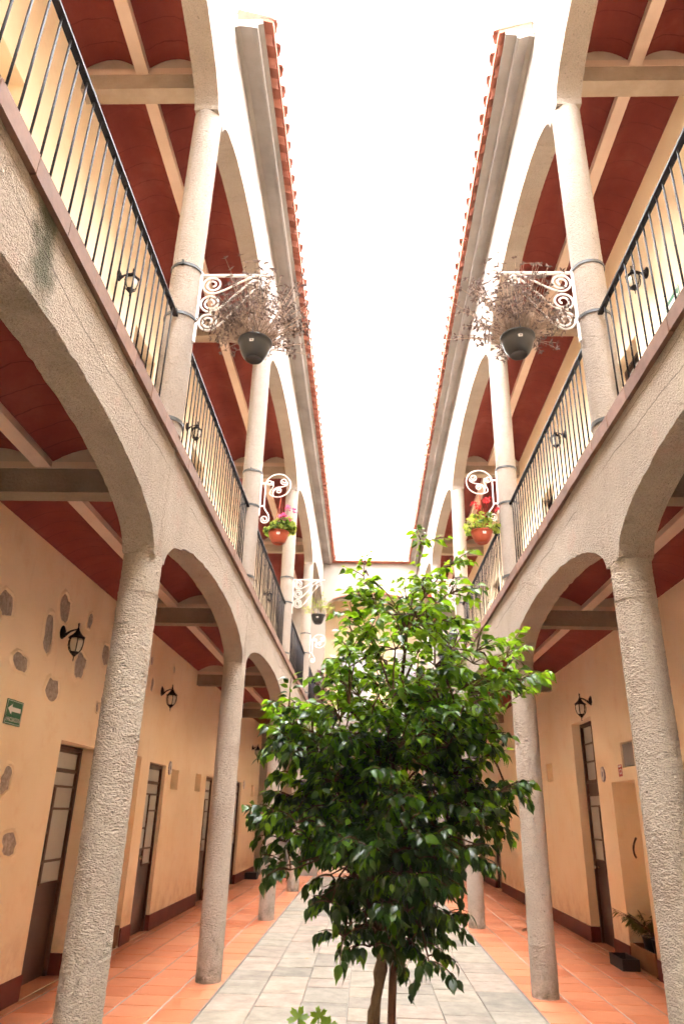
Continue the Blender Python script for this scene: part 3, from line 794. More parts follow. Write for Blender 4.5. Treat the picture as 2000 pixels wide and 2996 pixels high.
LEAF = {}
def leaf_mesh(name, L, Wd, mat, fold=.25, droop=.25, tip=.25, n=5):
    m = MB(); ys = [0, .18, .42, .68, .86, 1.0+tip*.35]
    ws = [0.02, .72, 1.0, .74, .30, .0]
    for t, w in zip(ys, ws):
        zc = -droop*L*t*t; x = t*L; hw = Wd/2*w
        m.v += [(x, -hw, zc+fold*hw), (x, 0, zc), (x, hw, zc+fold*hw)]
    for i in range(len(ys)-1):
        a = i*3; m.f += [(a, a+1, a+4, a+3), (a+1, a+2, a+5, a+4)]
    return m.mesh(name, mat, True)
def scatter_leaf(m, tmpl, M):
    o = len(m.v)
    for v in tmpl[0]: m.v.append(tuple(M @ Vector(v)))
    m.f += [tuple(i+o for i in f) for f in tmpl[1]]
def tmpl_leaf(L, Wd, fold=.2, droop=.2):
    m = MB()
    for t, w in ((0, .05), (.4, 1.), (1.0, .0)):
        zc = -droop*L*t*t; hw = Wd/2*w
        m.v += [(t*L, -hw, zc+fold*hw), (t*L, 0, zc), (t*L, hw, zc+fold*hw)]
    m.f = [(0, 1, 4, 3), (1, 2, 5, 4), (3, 4, 7, 6), (4, 5, 8, 7)]
    return m.v, m.f
def orient(pos, direction, roll=0., scale=1.):
    d = Vector(direction).normalized(); up = Vector((0, 0, 1))
    y = up.cross(d); y = y.normalized() if y.length > 1e-4 else Vector((0, 1, 0))
    z = d.cross(y)
    M = Matrix((d, y, z)).transposed().to_4x4() @ Matrix.Rotation(roll, 4, 'X') @ Matrix.Scale(scale, 4)
    M.translation = pos; return M
def bowl(root, zr, r, h, mat, rib=0, bottom=.55):
    prof = [(0, zr-h+.012), (r*bottom*.85, zr-h+.012), (r*bottom*.9, zr-h), (r*bottom, zr-h), (r*.66, zr-h*.86), (r*.82, zr-h*.62), (r*.93, zr-h*.33), (r*.98, zr-.018), (r*1.04, zr-.016), (r*1.04, zr), (r*.97, zr), (r*.95, zr-.03), (0, zr-.035)]
    return MB().lathe(prof, 30).build('bowl', mat, root, True)
def hanger(root, zr, r, ztop, mat):
    for k in range(3):
        a = 2*math.pi*k/3+.5
        m = MB(); m.tube([(r*math.cos(a), r*math.sin(a), zr-.01), (r*.10*math.cos(a), r*.10*math.sin(a), ztop-.10), (0.003*math.cos(a), .003*math.sin(a), ztop-.02)], .0035, 5)
        m.build('hanger_strand', mat, root)
    MB().tube([(0, 0, ztop-.03), (0, 0, ztop)], .006, 6).build('hook', mat, root)
def sticker(root, r, z, ang, mat='sign_white', sz=.022):
    m = MB(); w = sz/r*.55
    pts = []
    for a in (ang-w, ang+w):
        for zz in (z-sz*.42, z+sz*.42): pts.append(((r)*math.cos(a), (r)*math.sin(a), zz))
    m.quad(pts[0], pts[2], pts[3], pts[1]); st = m.build('sticker', mat, root)
    m = MB(); pts = []
    for a in (ang-w*.55, ang+w*.55):
        for zz in (z-sz*.2, z+sz*.22): pts.append(((r+.0015)*math.cos(a), (r+.0015)*math.sin(a), zz))
    m.quad(pts[0], pts[2], pts[3], pts[1]); m.build('printed_mark', 'panel_grey', st)
def dry_plant(x, y, zr, ztop, seed, label, small=False, skew=0.):
    rr = random.Random(seed)
    root = empty('hanging_plant', (x, y, 0), cat='plant', group='hanging pots on the brackets', label=label)
    bowl(root, zr, .13, .168, 'pot_black', bottom=.52)
    sticker(root, .1225, zr-.068, -math.pi/2+(-.05), sz=.030)
    hanger(root, zr, .125, ztop, 'pot_black')
    st = MB(); lv = MB(); T = [tmpl_leaf(.044, .018), tmpl_leaf(.034, .015), tmpl_leaf(.050, .017)]
    n = 46 if small else 210
    for i in range(n):
        a = rr.random()*2*math.pi; el = rr.uniform(.15, 1.45) if not small else rr.uniform(.1, 1.2)
        if not small and rr.random() < .25: el = rr.uniform(.05, .4)
        L = rr.uniform(.24, .42)*(1.55 if el > .9 else 1.1)*(.7 if small else 1)
        base = Vector((rr.uniform(-.09, .09), rr.uniform(-.09, .09), zr-.03))
        d = Vector((math.cos(a)*math.cos(el)+skew*.3, math.sin(a)*math.cos(el)*.8, math.sin(el)))
        side = Vector((rr.uniform(-1, 1), rr.uniform(-1, 1), rr.uniform(-.4, .6)))*.12
        pts = [base+d*L*t+side*L*t*t+Vector((0, 0, .10*t*(1-t)*(1.2-el)+.06*t)) for t in (0, .33, .66, 1.)]
        pts[0] = base
        st.tube(pts, [.0036, .0032, .0027, .0018], 4, False)
        for (tt, nw) in ((1.0, rr.randint(6, 9)), (.86, rr.randint(3, 5)), (.70, rr.randint(1, 4))):
            q = pts[2].lerp(pts[3], max(0, (tt-.66)/.34)); ax = (pts[3]-pts[2]).normalized(); o1 = ax.orthogonal().normalized(); o2 = ax.cross(o1); a0 = rr.random()*6.28
            for k in range(nw):
                aa = a0+k*6.28/nw+rr.uniform(-.3, .3)
                dv = ax*rr.uniform(.1, .9)+o1*math.cos(aa)+o2*math.sin(aa)+Vector((0, 0, -.2))
                scatter_leaf(lv, rr.choice(T), orient(q, dv, rr.uniform(-1, 1), rr.uniform(.55, 1.0)))
    st.build('stems', 'dry_stem', root, kind='stuff'); lv.build('leaves', 'leaf_dry' if not small else 'leaf_geranium', root, kind='stuff')
    MB().lathe([(0, zr-.034), (.12, zr-.034)], 20).build('soil', 'soil', root)
def geranium_mesh_parts(root, base, seed, R0, H, nl, flower, nf, mats=('leaf_geranium', 'leaf_geranium_dark'), zsq=1., off=(0, 0)):
    rr = random.Random(seed); st = MB(); A = MB(); B = MB(); T = []
    for q in range(3):
        m = MB(); k = 9; m.v.append((.0, 0, -.004)); L = .028+.006*q
        for i in range(k):
            a = -2.6+5.2*i/(k-1); r = L*(1+.12*math.cos(4*a+q)); m.v.append((r*math.cos(a), r*math.sin(a), .004*math.sin(3*a)))
        m.f = [(0, i, i+1) for i in range(1, k)]; T.append((m.v, m.f))
    for i in range(nl):
        a = rr.random()*2*math.pi; rad = R0*math.sqrt(rr.random())*1.; hz = H*(1-(rad/R0)**2*.75)*rr.uniform(.35, 1.05)
        p = Vector((math.cos(a)*rad+off[0]*hz, math.sin(a)*rad*.85+off[1]*hz, base+hz*zsq))
        nrm = Vector((math.cos(a)*rad/R0+rr.uniform(-.5, .5), math.sin(a)*rad/R0+rr.uniform(-.6, .3), rr.uniform(.1, 1.)))
        t = nrm.orthogonal()
        scatter_leaf(A if rr.random() < .6 else B, rr.choice(T), orient(p, t.cross(nrm) if t.length else (1, 0, 0), rr.uniform(-1, 1), rr.uniform(.75, 1.25)))
        if i % 3 == 0: st.tube([(rr.uniform(-.05, .05), rr.uniform(-.05, .05), base-.02), tuple(p*.5+Vector((0, 0, (base)*.5))), tuple(p)], .0022, 4, False)
    st.build('stems', 'leaf_geranium_dark', root, kind='stuff'); A.build('leaves', mats[0], root, kind='stuff'); B.build('older_leaves', mats[1], root, kind='stuff')
    for i in range(nf):
        a = rr.random()*2*math.pi; rad = R0*rr.uniform(.2, 1.1); F = MB()
        c = Vector((math.cos(a)*rad, math.sin(a)*rad*.6-.05, base+H*rr.uniform(.6, 1.45)))
        for k in range(26):
            dv = Vector((rr.uniform(-1, 1), rr.uniform(-1, 1), rr.uniform(-.4, 1.)))
            scatter_leaf(F, tmpl_leaf(.032, .028), orient(c+dv*.022, dv, rr.uniform(-1, 1), rr.uniform(.7, 1.1)))
        F.tube([(c.x*.5, c.y*.5, base), tuple(c)], .0018, 4, False)
        F.build('flower_head', flower, root, kind='stuff')
def geranium_pot(x, y, zr, ztop, seed, label, flower, nl, H, mat='pot_clay', R0=.17, nf=7, off=(0, 0)):
    root = empty('hanging_plant', (x, y, 0), cat='plant', group='hanging pots on the brackets', label=label)
    bowl(root, zr, .13, .155, mat, bottom=.5)
    if mat == 'pot_clay': sticker(root, .124, zr-.055, -math.pi/2+.1, sz=.036)
    hanger(root, zr, .125, ztop, mat)
    geranium_mesh_parts(root, zr-.02, seed, R0, H, nl, flower, nf, off=off)
    MB().lathe([(0, zr-.034), (.12, zr-.034)], 20).build('soil', 'soil', root)

LX = -1.5362+.1246; RX = 1.7638-.1246
bracket_a(LX, YL[2], -1, 'white scrollwork bracket holding the dry plant on the near left upper column')
bracket_b(LX, YL[3], -1, 'white ring shaped bracket on the second left upper column above the pink geranium')
bracket_a(LX, YL[4], -1, 'white scrollwork bracket on the third left upper column')
bracket_b(LX, YL[5], -1, 'white ring shaped bracket on the farthest left upper column')
bracket_a(RX, YR[2], 1, 'white scrollwork bracket holding the dry plant on the near right upper column')
bracket_b(RX, YR[3], 1, 'white ring shaped bracket on the second right upper column above the red geranium')
bracket_a(RX, YR[4], 1, 'white scrollwork bracket on the third right upper column')
bracket_b(RX, YR[5], 1, 'white ring shaped bracket on the farthest right upper column behind the tree top')
dry_plant(-.912, YL[2], 5.03, 5.69, 11, 'dried brown plant in a black bowl hanging at upper left', skew=.10)
dry_plant(1.150, YR[2], 5.06, 5.69, 57, 'dried brown plant in a black bowl hanging at upper right', skew=-.28)
geranium_pot(-1.140, YL[3], 4.885, 5.375, 13, 'pink flowering geranium in a terracotta coloured bowl on the left', 'petal_pink', 260, .22, R0=.19, nf=10, off=(.35, -.1))
geranium_pot(1.410, YR[3], 4.865, 5.375, 14, 'sparse red flowering geranium in a terracotta coloured bowl on the right', 'petal_red', 90, .30, R0=.22, nf=5)
dry_plant(-.915, YL[4], 5.01, 5.69, 15, 'small straggly plant in a black bowl in front of the far left arch', True)
geranium_pot(1.150, YR[4], 5.01, 5.69, 16, 'faded flowers in a terracotta coloured bowl behind the tree top', 'petal_red', 70, .26, R0=.18, nf=4)

# ------------------------------------------------------------------ signs, plaques, small fittings
def text_part(root, body, size, loc, rot, mat, name='lettering', sx=1.):
    cu = bpy.data.curves.new(name, 'FONT'); cu.body = body; cu.size = size; cu.align_x = 'CENTER'; cu.align_y = 'CENTER'; cu.extrude = .0006; cu.offset = size*.012
    cu.resolution_u = 3
    tmp = bpy.data.objects.new(name, cu); COL.objects.link(tmp)
    me = bpy.data.meshes.new_from_object(tmp.evaluated_get(bpy.context.evaluated_depsgraph_get()))
    bpy.data.objects.remove(tmp); bpy.data.curves.remove(cu)
    me.materials.clear(); me.materials.append(MAT[mat])
    return put(name, me, root, loc, rot, (sx, 1, 1))
def exit_sign(s, X, y, z, w, h, label):
    """local: faces +x for the left wall"""
    root = empty('exit_sign', (s*X, y, z), 0 if s < 0 else math.pi, cat='sign', label=label)
    MB().box(.001, .006, -w/2, w/2, -h/2, h/2).build('board', 'sign_green', root)
    t = .005
    m = MB(); a, b = w/2-.008, h/2-.007
    m.box(.0061, .0068, -a, a, b-t, b); m.box(.0061, .0068, -a, a, -b, -b+t); m.box(.0061, .0068, -a, -a+t, -b+t, b-t); m.box(.0061, .0068, a-t, a, -b+t, b-t)
    m.build('border', 'sign_white', root)
    k = -1 if s < 0 else 1      # arrow points to the viewer's left
    A = [(-.40, .13), (-.16, .34), (-.16, .21), (.38, .21), (.38, .03), (-.16, .03), (-.16, -.10)]
    pts = [((u*w), v*h) for u, v in A]
    m = MB(); n = len(pts)
    for x in (.0061, .0070):
        for (u, v) in pts: m.v.append((x, u if s < 0 else -u, v))
    m.f = [tuple(range(n)), tuple(range(n, 2*n))[::-1]]+[(i, (i+1) % n, n+(i+1) % n, n+i) for i in range(n)]
    m.build('arrow', 'sign_white', root)
    text_part(root, 'EVACUACION', .05, (.0066, 0, -h*.29), (math.pi/2, 0, math.pi/2), 'sign_white', sx=.82)
    return root
exit_sign(-1, 3.05, 6.24, 2.33, .305, .205, 'green evacuation route sign with white left arrow at the left edge')
exit_sign(1, 3.0, 5.75, 6.33, .32, .22, 'green evacuation sign on the upper right wall behind the near railing')
def plaque(s, X, y, z, label):
    root = empty('house_number_plaque', (s*X, y, z), 0 if s < 0 else math.pi, cat='plaque', group='oval ceramic plaques', label=label)
    def disc(name, rx, rz, x0, x1, mat, par):
        m = MB(); n = 28
        for x, k in ((x0, 1.), (x1, .96)):
            for i in range(n): m.v.append((x, rx*k*math.cos(2*math.pi*i/n), rz*k*math.sin(2*math.pi*i/n)))
        m.f = [(i, (i+1) % n, n+(i+1) % n, n+i) for i in range(n)]+[tuple(range(n, 2*n))]
        return m.build(name, mat, par)
    disc('rim', .085, .10, .0, .014, 'plaque_blue', root); disc('face', .068, .082, .0142, .017, 'plaque_white', root); disc('motif', .03, .036, .0172, .0185, 'plaque_blue', root)
plaque(-1, 3.05, 11.66, 2.185, 'white oval ceramic plaque beside the second door on the left')
plaque(-1, 3.05, 19.02, 2.20, 'white oval ceramic plaque far along the left wall')
plaque(1, 3.25, 10.41, 2.18, 'white oval ceramic plaque between the tall right door and the niche')
plaque(1, 3.25, 14.2, 2.2, 'white oval ceramic plaque just right of the second right lower column')
root = empty('fire_sign', (3.25, 9.705, 2.19), math.pi, cat='sign', label='small red and white fire sign on the right wall above the niche')
MB().box(.001, .005, -.065, .065, -.07, .07).build('board', 'sign_red', root)
MB().box(.0051, .0058, -.055, .055, .040, .060).build('caption_strip', 'sign_white', root)
MB().box(.0051, .0058, -.03, .045, -.045, .02).build('pictogram', 'sign_white', root)
MB().box(.0059, .0064, -.012, .030, -.028, .006).build('pictogram_core', 'sign_red', root)
MB().box(3.27, 3.345, 9.19, 9.59, 2.235, 2.495).build('meter_panel', 'panel_grey', cat='panel', label='square grey panel set in the right wall above the fire sign')

# ------------------------------------------------------------------ planters in the niches
def fern(x, y, z, seed, label, H=.42):
    root = empty('potted_plant', (x, y, z), cat='plant', label=label)
    MB().lathe([(0, 0), (.075, 0), (.10, .15), (.105, .16), (.09, .16), (.085, .13), (0, .13)], 16).build('pot', 'pot_black', root, True)
    rr = random.Random(seed); m = MB(); st = MB(); T = [tmpl_leaf(.10, .024, .3, .5), tmpl_leaf(.08, .02, .3, .4)]
    for i in range(30):
        a = rr.random()*6.28; L = rr.uniform(.25, H); d = Vector((math.cos(a)*.55, math.sin(a)*.55, 1))
        pts = [Vector((0, 0, .12))+d*L*t+Vector((math.cos(a), math.sin(a), -.9))*L*.35*t*t for t in (0, .35, .7, 1)]
        st.tube(pts, .003, 4, False)
        for k in range(9):
            t = rr.uniform(.3, 1); q = pts[1].lerp(pts[3], t)
            scatter_leaf(m, rr.choice(T), orient(q, (math.cos(a)+rr.uniform(-.9, .9), math.sin(a)+rr.uniform(-.9, .9), rr.uniform(-.7, .4)), rr.uniform(-.8, .8), rr.uniform(.7, 1.2)))
    st.build('stems', 'twig', root, kind='stuff'); m.build('leaves', 'leaf_fern', root, kind='stuff')
def wood_planter(s, X, y0, y1, label, h=.24, dp=.30):
    x0 = X-.03; root = empty('wooden_planter', (s*x0, (y0+y1)/2, 0), cat='planter', label=label)
    L = (y1-y0)/2
    B = lambda n, a, b, c, d, e, f, m: MB().box(*sorted((s*a, s*b)), c, d, e, f).build(n, m, root)
    B('front_board', 0, .022, -L, L, .02, h, 'planter_wood'); B('back_board', dp-.022, dp, -L, L, .02, h, 'planter_wood')
    B('end_board', .022, dp-.022, -L, -L+.022, .02, h, 'planter_wood'); B('end_board', .022, dp-.022, L-.022, L, .02, h, 'planter_wood')
    B('base_board', .022, dp-.022, -L+.022, L-.022, .02, .06, 'planter_wood'); B('soil', .022, dp-.022, -L+.022, L-.022, .06, h-.06, 'soil')
    for q in (-L+.02, L-.05):
        B('foot', .005, dp-.005, q, q+.03, 0, .0198, 'door_wood')
wood_planter(1, 3.27, 9.28, 10.09, 'long brown wooden planter box in the right hand wall niche')
fern(3.40, 9.80, .19, 21, 'bushy yellow green potted plant standing in the right hand wall niche', .5)
fern(3.40, 9.50, .19, 22, 'darker trailing potted plant in the right niche, half hidden by the near column', .45)
wood_planter(-1, 3.08, 9.26, 10.10, 'brown wooden planter box in the left wall niche behind the near column')
root = empty('plastic_tray', (3.10, 9.93, 0), cat='tray', label='low black plastic tray on the tiles beside the right hand planter')
MB().box(-.10, .10, -.24, .24, .0, .018).build('base', 'tray_black', root)
for (a, b, c, d) in ((-.10, .10, -.24, -.228), (-.10, .10, .228, .24), (-.10, -.088, -.228, .228), (.088, .10, -.228, .228)):
    MB().box(a, b, c, d, .0181, .12).build('side', 'tray_black', root)
root = empty('shoe_box', (-2.88, 20.3, 0), cat='box', label='small black box on the floor at the end of the left gallery')
MB().box(-.15, .15, -.2, .2, 0, .13).build('body', 'tray_black', root); MB().box(-.155, .155, -.205, .205, .1301, .15).build('lid', 'tray_black', root)
m = MB(); m.tube(bez((3.243, 9.42, 1.42), (3.20, 9.44, 1.34), (3.19, 9.46, 1.26), (3.243, 9.50, 1.20)), .012, 6)
m.build('niche_hook', 'door_wood', cat='hook', label='curved dark hook on the wall edge of the right hand niche')

# ------------------------------------------------------------------ far end of the courtyard
def end_building():
    root = empty('end_building', (0, YEND, 0), cat='building', label='white end building with a wide arch closing the courtyard behind the tree')
    X0, X1 = -3.4, 3.6
    # front wall with one wide arch per storey
    def front(name, xa, xb, za, zspr, zcrn, ztop, mat):
        prof = [(X0, za), (xa, za), (xa, zspr)]
        c, h = (xa+xb)/2, (xb-xa)/2
        prof += [(c-h*math.cos(math.pi*i/24), zspr+(zcrn-zspr)*math.sin(math.pi*i/24)) for i in range(1, 24)]
        prof += [(xb, zspr), (xb, za), (X1, za), (X1, ztop)]
        # build as strips up to the top
        m = MB()
        low = [p for p in prof[:-1]]
        for (a, b) in zip(low[:-1], low[1:]):
            if abs(a[0]-b[0]) < 1e-6:
                m.quad((a[0], 0, a[1]), (a[0], .30, a[1]), (b[0], .30, b[1]), (b[0], 0, b[1])); continue
            m.quad((a[0], 0, a[1]), (b[0], 0, b[1]), (b[0], 0, ztop), (a[0], 0, ztop))
            m.quad((a[0], .30, a[1]), (a[0], .30, ztop), (b[0], .30, ztop), (b[0], .30, b[1]))
            m.quad((a[0], 0, a[1]), (a[0], .30, a[1]), (b[0], .30, b[1]), (b[0], 0, b[1]))
        m.quad((X0, 0, ztop), (X1, 0, ztop), (X1, .3, ztop), (X0, .3, ztop))
        return m.build(name, mat, root)
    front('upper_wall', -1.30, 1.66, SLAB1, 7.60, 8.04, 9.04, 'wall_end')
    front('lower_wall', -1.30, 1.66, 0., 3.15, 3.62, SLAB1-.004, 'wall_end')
    # terracotta moulding on the arch
    c, h = .18, 1.48
    MB().tube([(c-h*math.cos(math.pi*i/24), -.012, 7.60+.44*math.sin(math.pi*i/24)) for i in range(4, 21)], .022, 6).build('arch_moulding', 'roof_clay', root)
    MB().box(X0, X1, .30, 1.7, SLAB0, SLAB1-.02).build('upper_slab', 'grout', root)
    MB().box(X0, X1, 1.5, 1.7, SLAB1, 9.0).build('back_wall', 'wall_peach', root)
    MB().box(X0, X1, 1.5, 1.7, 0, SLAB0).build('back_wall', 'wall_peach', root)
    MB().box(X0, X1, .301, 1.499, 8.2, 8.3).build('ceiling_slab', 'wall_white', root)
    MB().box(X0, X1, .301, 1.499, -.05, -.003).build('floor', 'floor_terracotta', root)
    for xa, xb in ((-.80, .02), (.98, 1.5)):
        dr = MB().box(xa, xb, 1.46, 1.499, SLAB1, 6.45).build('door', 'door_grey', root)
        n = 4
        for i in range(n):
            a = xa+(xb-xa)*i/n+.02; b = xa+(xb-xa)*(i+1)/n-.02
            for (za, zb) in ((4.35, 5.2), (5.3, 6.35)):
                MB().box(a, b, 1.445, 1.4595, za, zb).build('door_panel', 'door_grey', dr)
        MB().box(xa-.12, xa-.002, 1.44, 1.499, SLAB1, 6.57).build('door_surround', 'wall_white', root)
        MB().box(xb+.002, xb+.12, 1.44, 1.499, SLAB1, 6.57).build('door_surround', 'wall_white', root)
        MB().box(xa-.002, xb+.002, 1.44, 1.499, 6.452, 6.57).build('door_surround', 'wall_white', root)
    MB().box(-.5, .4, 1.46, 1.499, 0, 2.3).build('door', 'door_panel', root)
    # tiled eave over the end wall
    ev = MB().box(X0, X1, -.24, .3, 9.041, 9.075).build('eave_slab', 'roof_clay', root)
    y = -1.0
    while y < 1.45:
        o = put('cover_tile', cover, ev, (y, -.27, 9.135), (0, -SL, math.pi/2)); put('pan_tile', pan, ev, (y+.121, -.23, 9.145), (0, -SL, math.pi/2)); y += .2425
    return root
end_building()
o = copy_tree(lan0); o.location = (.14, YEND+1.499, 7.0); o.rotation_euler = (0, 0, -math.pi/2); tag(o, 'small lantern on the end building wall above its grey doors', 'lantern', 'black wall lanterns')
def purple_plant(x, y, z, seed, label):
    root = empty('purple_plant', (x, y, z), cat='plant', group='purple foliage plants', label=label)
    MB().lathe([(0, 0), (.14, 0), (.17, .26), (.18, .28), (.16, .28), (.15, .24), (0, .24)], 18).build('pot', 'pot_clay', root, True)
    rr = random.Random(seed); m = MB(); st = MB(); T = [tmpl_leaf(.085, .04, .2, .3), tmpl_leaf(.065, .034, .2, .3)]
    for i in range(36):
        a = rr.random()*6.28; q = rr.uniform(0, .22)
        st.tube([(0, 0, .22), (q*.5*math.cos(a), q*.5*math.sin(a), .6), (q*math.cos(a), q*math.sin(a), rr.uniform(.8, 1.3))], .005, 4, False)
    for i in range(900):
        a = rr.random()*6.28; zz = rr.uniform(.25, 1.38); rad = .32*math.sqrt(rr.random())*(1-.5*abs((zz-.75)/.75)**2)
        scatter_leaf(m, rr.choice(T), orient((rad*math.cos(a), rad*math.sin(a), zz), (math.cos(a)+rr.uniform(-.8, .8), math.sin(a)+rr.uniform(-.8, .8), rr.uniform(-.5, .9)), rr.uniform(-1, 1), rr.uniform(.7, 1.2)))
    st.build('stems', 'twig', root, kind='stuff'); m.build('leaves', 'leaf_purple', root, kind='stuff')
def stand(x, y, label):
    MB().bevbox(x-.19, x+.19, y-.19, y+.19, SLAB1, SLAB1+.14, .01).build('plant_plinth', 'wall_white', cat='plinth', label=label)
purple_plant(-1.26, 21.45, SLAB1+.001, 31, 'bushy purple leaved plant in a pot at the far left corner of the upper storey')
purple_plant(1.62, 21.45, SLAB1+.001, 32, 'bushy purple leaved plant at the far right corner, behind the tree')

# unseen rear wall, added behind the camera to enclose the court's light
MB().box(-3.4, 3.6, -3.6, -3.35, 0, 9.6).build('added_rear_wall', 'wall_yellow', kind='structure', label='unseen ochre wall added to close the courtyard behind the viewer')
for sd in SIDES:      # outer house masses and flat roofs keep stray light out of the galleries
    d = SIDES[sd]; s = d['s']
    MB().box(*sorted((s*(d['u1']+.002), s*(d['wall']+3.))), -3.35, YEND+2, EAVE-.02, EAVE+.12).build('flat_roof', 'grout', kind='structure', label='flat roof over the %s gallery' % sd)
    MB().box(*sorted((s*(d['wall']+.6), s*(d['wall']+.8))), -3.35, YEND+2, 0, EAVE-.022).build('outer_wall', 'wall_yellow', kind='structure', label='outer wall of the house on the %s' % sd)

# ------------------------------------------------------------------ the ficus tree in front
def img(px, py, Y):
    """point of the picture (1568 wide) at depth Y, used to place the tree's limbs"""
    d = f_*1623.92 + r_*(px-784) + u_*(1174.5-py); t = Y/d.y
    return Vector((d.x*t, Y, 1.6+d.z*t))
def tree():
    rr = random.Random(5); Y0 = 3.25
    root = empty('ficus_tree', (.06, Y0, .5), cat='tree', label='leafy green weeping fig tree in the middle foreground of the courtyard')
    inv = Matrix.Translation((-.06, -Y0, -.5))
    def loc(m):
        m.v = [tuple(Vector(v)-Vector((.06, Y0, .5))) for v in m.v]; return m
    # envelope: picture y -> left, right limits
    env = [(1250, 930, 985), (1300, 800, 1065), (1360, 800, 1070), (1420, 765, 1085), (1480, 735, 1130), (1530, 722, 1205), (1580, 690, 1225), (1620, 655, 1215), (1680, 625, 1175), (1720, 605, 1170),
           (1780, 640, 1175), (1840, 600, 1180), (1900, 575, 1165), (1950, 600, 1135), (2000, 640, 1105), (2050, 705, 1065), (2100, 735, 1040), (2160, 760, 1015), (2215, 850, 1000)]
    def lim(py):
        for a, b in zip(env[:-1], env[1:]):
            if a[0] <= py <= b[0]:
                t = (py-a[0])/(b[0]-a[0]); return a[1]+(b[1]-a[1])*t, a[2]+(b[2]-a[2])*t
        return None
    base = Vector((.045, Y0, .40))
    fork = img(872, 2080, Y0)
    tr = MB(); pts = [base, img(858, 2349, Y0), img(862, 2290, Y0), img(878, 2220, Y0), img(866, 2150, Y0), fork]
    tr.tube(pts, [.036, .021, .020, .019, .018, .017], 10)
    tr.tube([base+Vector((-.01, -.02, 0)), img(850, 2320, Y0-.02), img(868, 2280, Y0-.03), img(862, 2230, Y0+.02), img(880, 2170, Y0-.02), fork], [.022, .013, .014, .012, .012, .010], 8)
    loc(tr).build('trunk', 'bark', root, True)
    tips = [(965, 1250, 0), (828, 1305, -.05), (1050, 1275, .08), (1200, 1480, -.10), (1232, 1570, .05), (790, 1430, .1), (650, 1650, -.12), (625, 1700, .05), (600, 1890, -.05), (1160, 1720, .18), (1170, 1830, -.1), (890, 1400, .2), (1010, 1400, -.15), (800, 1620, -.3), (1050, 1650, -.3), (900, 1600, -.35), (950, 1750, .4), (760, 1800, .35), (1080, 1900, .25), (900, 1350, .1)]
    limbs = []
    br = MB()
    hub = [img(878, 1980, Y0), img(885, 1850, Y0), img(905, 1700, Y0), img(920, 1560, Y0)]
    br.tube([fork]+hub, [.018, .017, .015, .012, .009], 8)
    line = [fork]+hub+[img(935, 1440, Y0)]
    br.tube([hub[-1], line[-1]], [.009, .006], 6)
    fineh = [line[i].lerp(line[i+1], q/8) for i in range(len(line)-1) for q in range(8)]
    for (px, py, dy) in tips:
        e = img(px, py, Y0+dy)
        want = e.z-.22-.45*math.hypot(e.x-.12, dy)+rr.uniform(-.05, .05)
        h = min(fineh, key=lambda q: abs(q.z-want))
        mid = h.lerp(e, .5)+Vector((rr.uniform(-.03, .03), rr.uniform(-.03, .03), .05 if py < 1650 else .10))
        c = bez(h, h.lerp(mid, .6)+Vector((0, 0, .06)), mid, e, 10)
        br.tube(c, [.0062-.005*i/10 for i in range(11)], 6)
        limbs.append([Vector(q) for q in c])
    loc(br).build('branches', 'twig', root, True)
    allp = [q for l in limbs for q in l[2:]]+hub
    leaves = []
    tw = MB()
    def shoot(start, end, young, n, big):
        d = end-start; Ld = d.length
        drop = .22*Ld if end.z < 1.9 else .10*Ld
        c = [start+d*t+Vector((0, 0, .9*drop*4*t*(1-t)*.5-drop*.6*t*t)) for t in (0, .25, .5, .75, 1.)]
        tw.tube(c, [.0032, .0028, .0024, .0018, .0012], 5, False)
        for k in range(n):
            t = .22+.78*(k+.5)/n
            i = min(3, int(t*4)); q = c[i].lerp(c[i+1], t*4-i)
            tang = (c[i+1]-c[i]).normalized()
            sd = tang.cross(Vector((0, 0, 1))); sd = sd.normalized() if sd.length > .1 else Vector((1, 0, 0))
            sg = 1 if k % 2 else -1
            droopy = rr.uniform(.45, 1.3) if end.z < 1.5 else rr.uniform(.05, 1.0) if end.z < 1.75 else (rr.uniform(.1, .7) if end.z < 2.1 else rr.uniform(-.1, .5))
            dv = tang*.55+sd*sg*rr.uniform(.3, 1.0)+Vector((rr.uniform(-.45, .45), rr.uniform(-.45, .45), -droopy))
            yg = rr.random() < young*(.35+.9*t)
            kind = 'young' if yg else ('mid' if rr.random() < (.75 if end.z > 1.95 else (.42 if end.z > 1.6 else .16)) else 'dark')  # dark leaves likelier low down: older leaf tone and crown shade in colour
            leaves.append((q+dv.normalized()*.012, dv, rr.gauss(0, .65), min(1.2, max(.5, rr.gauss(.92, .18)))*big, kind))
    # leaders with their own leaves
    for l, (px, py, dy) in zip(limbs, tips):
        Ltot = (l[-1]-l[2]).length; nn = max(8, int(Ltot/.019))
        for k in range(nn):
            w = 2.5+7.5*(k+.5)/nn; i = min(9, int(w)); q = l[i].lerp(l[i+1], w-i); tang = (l[i+1]-l[i]).normalized()
            az = k*2.4+py
            dv = tang*.35+Vector((math.cos(az), math.sin(az), rr.uniform(-.45, .2)))
            yv = w/10*(.75 if py < 1650 else .4)
            leaves.append((q+dv.normalized()*.016, dv, rr.uniform(-.5, .5), rr.uniform(.72, 1.1), 'young' if rr.random() < yv else 'mid'))
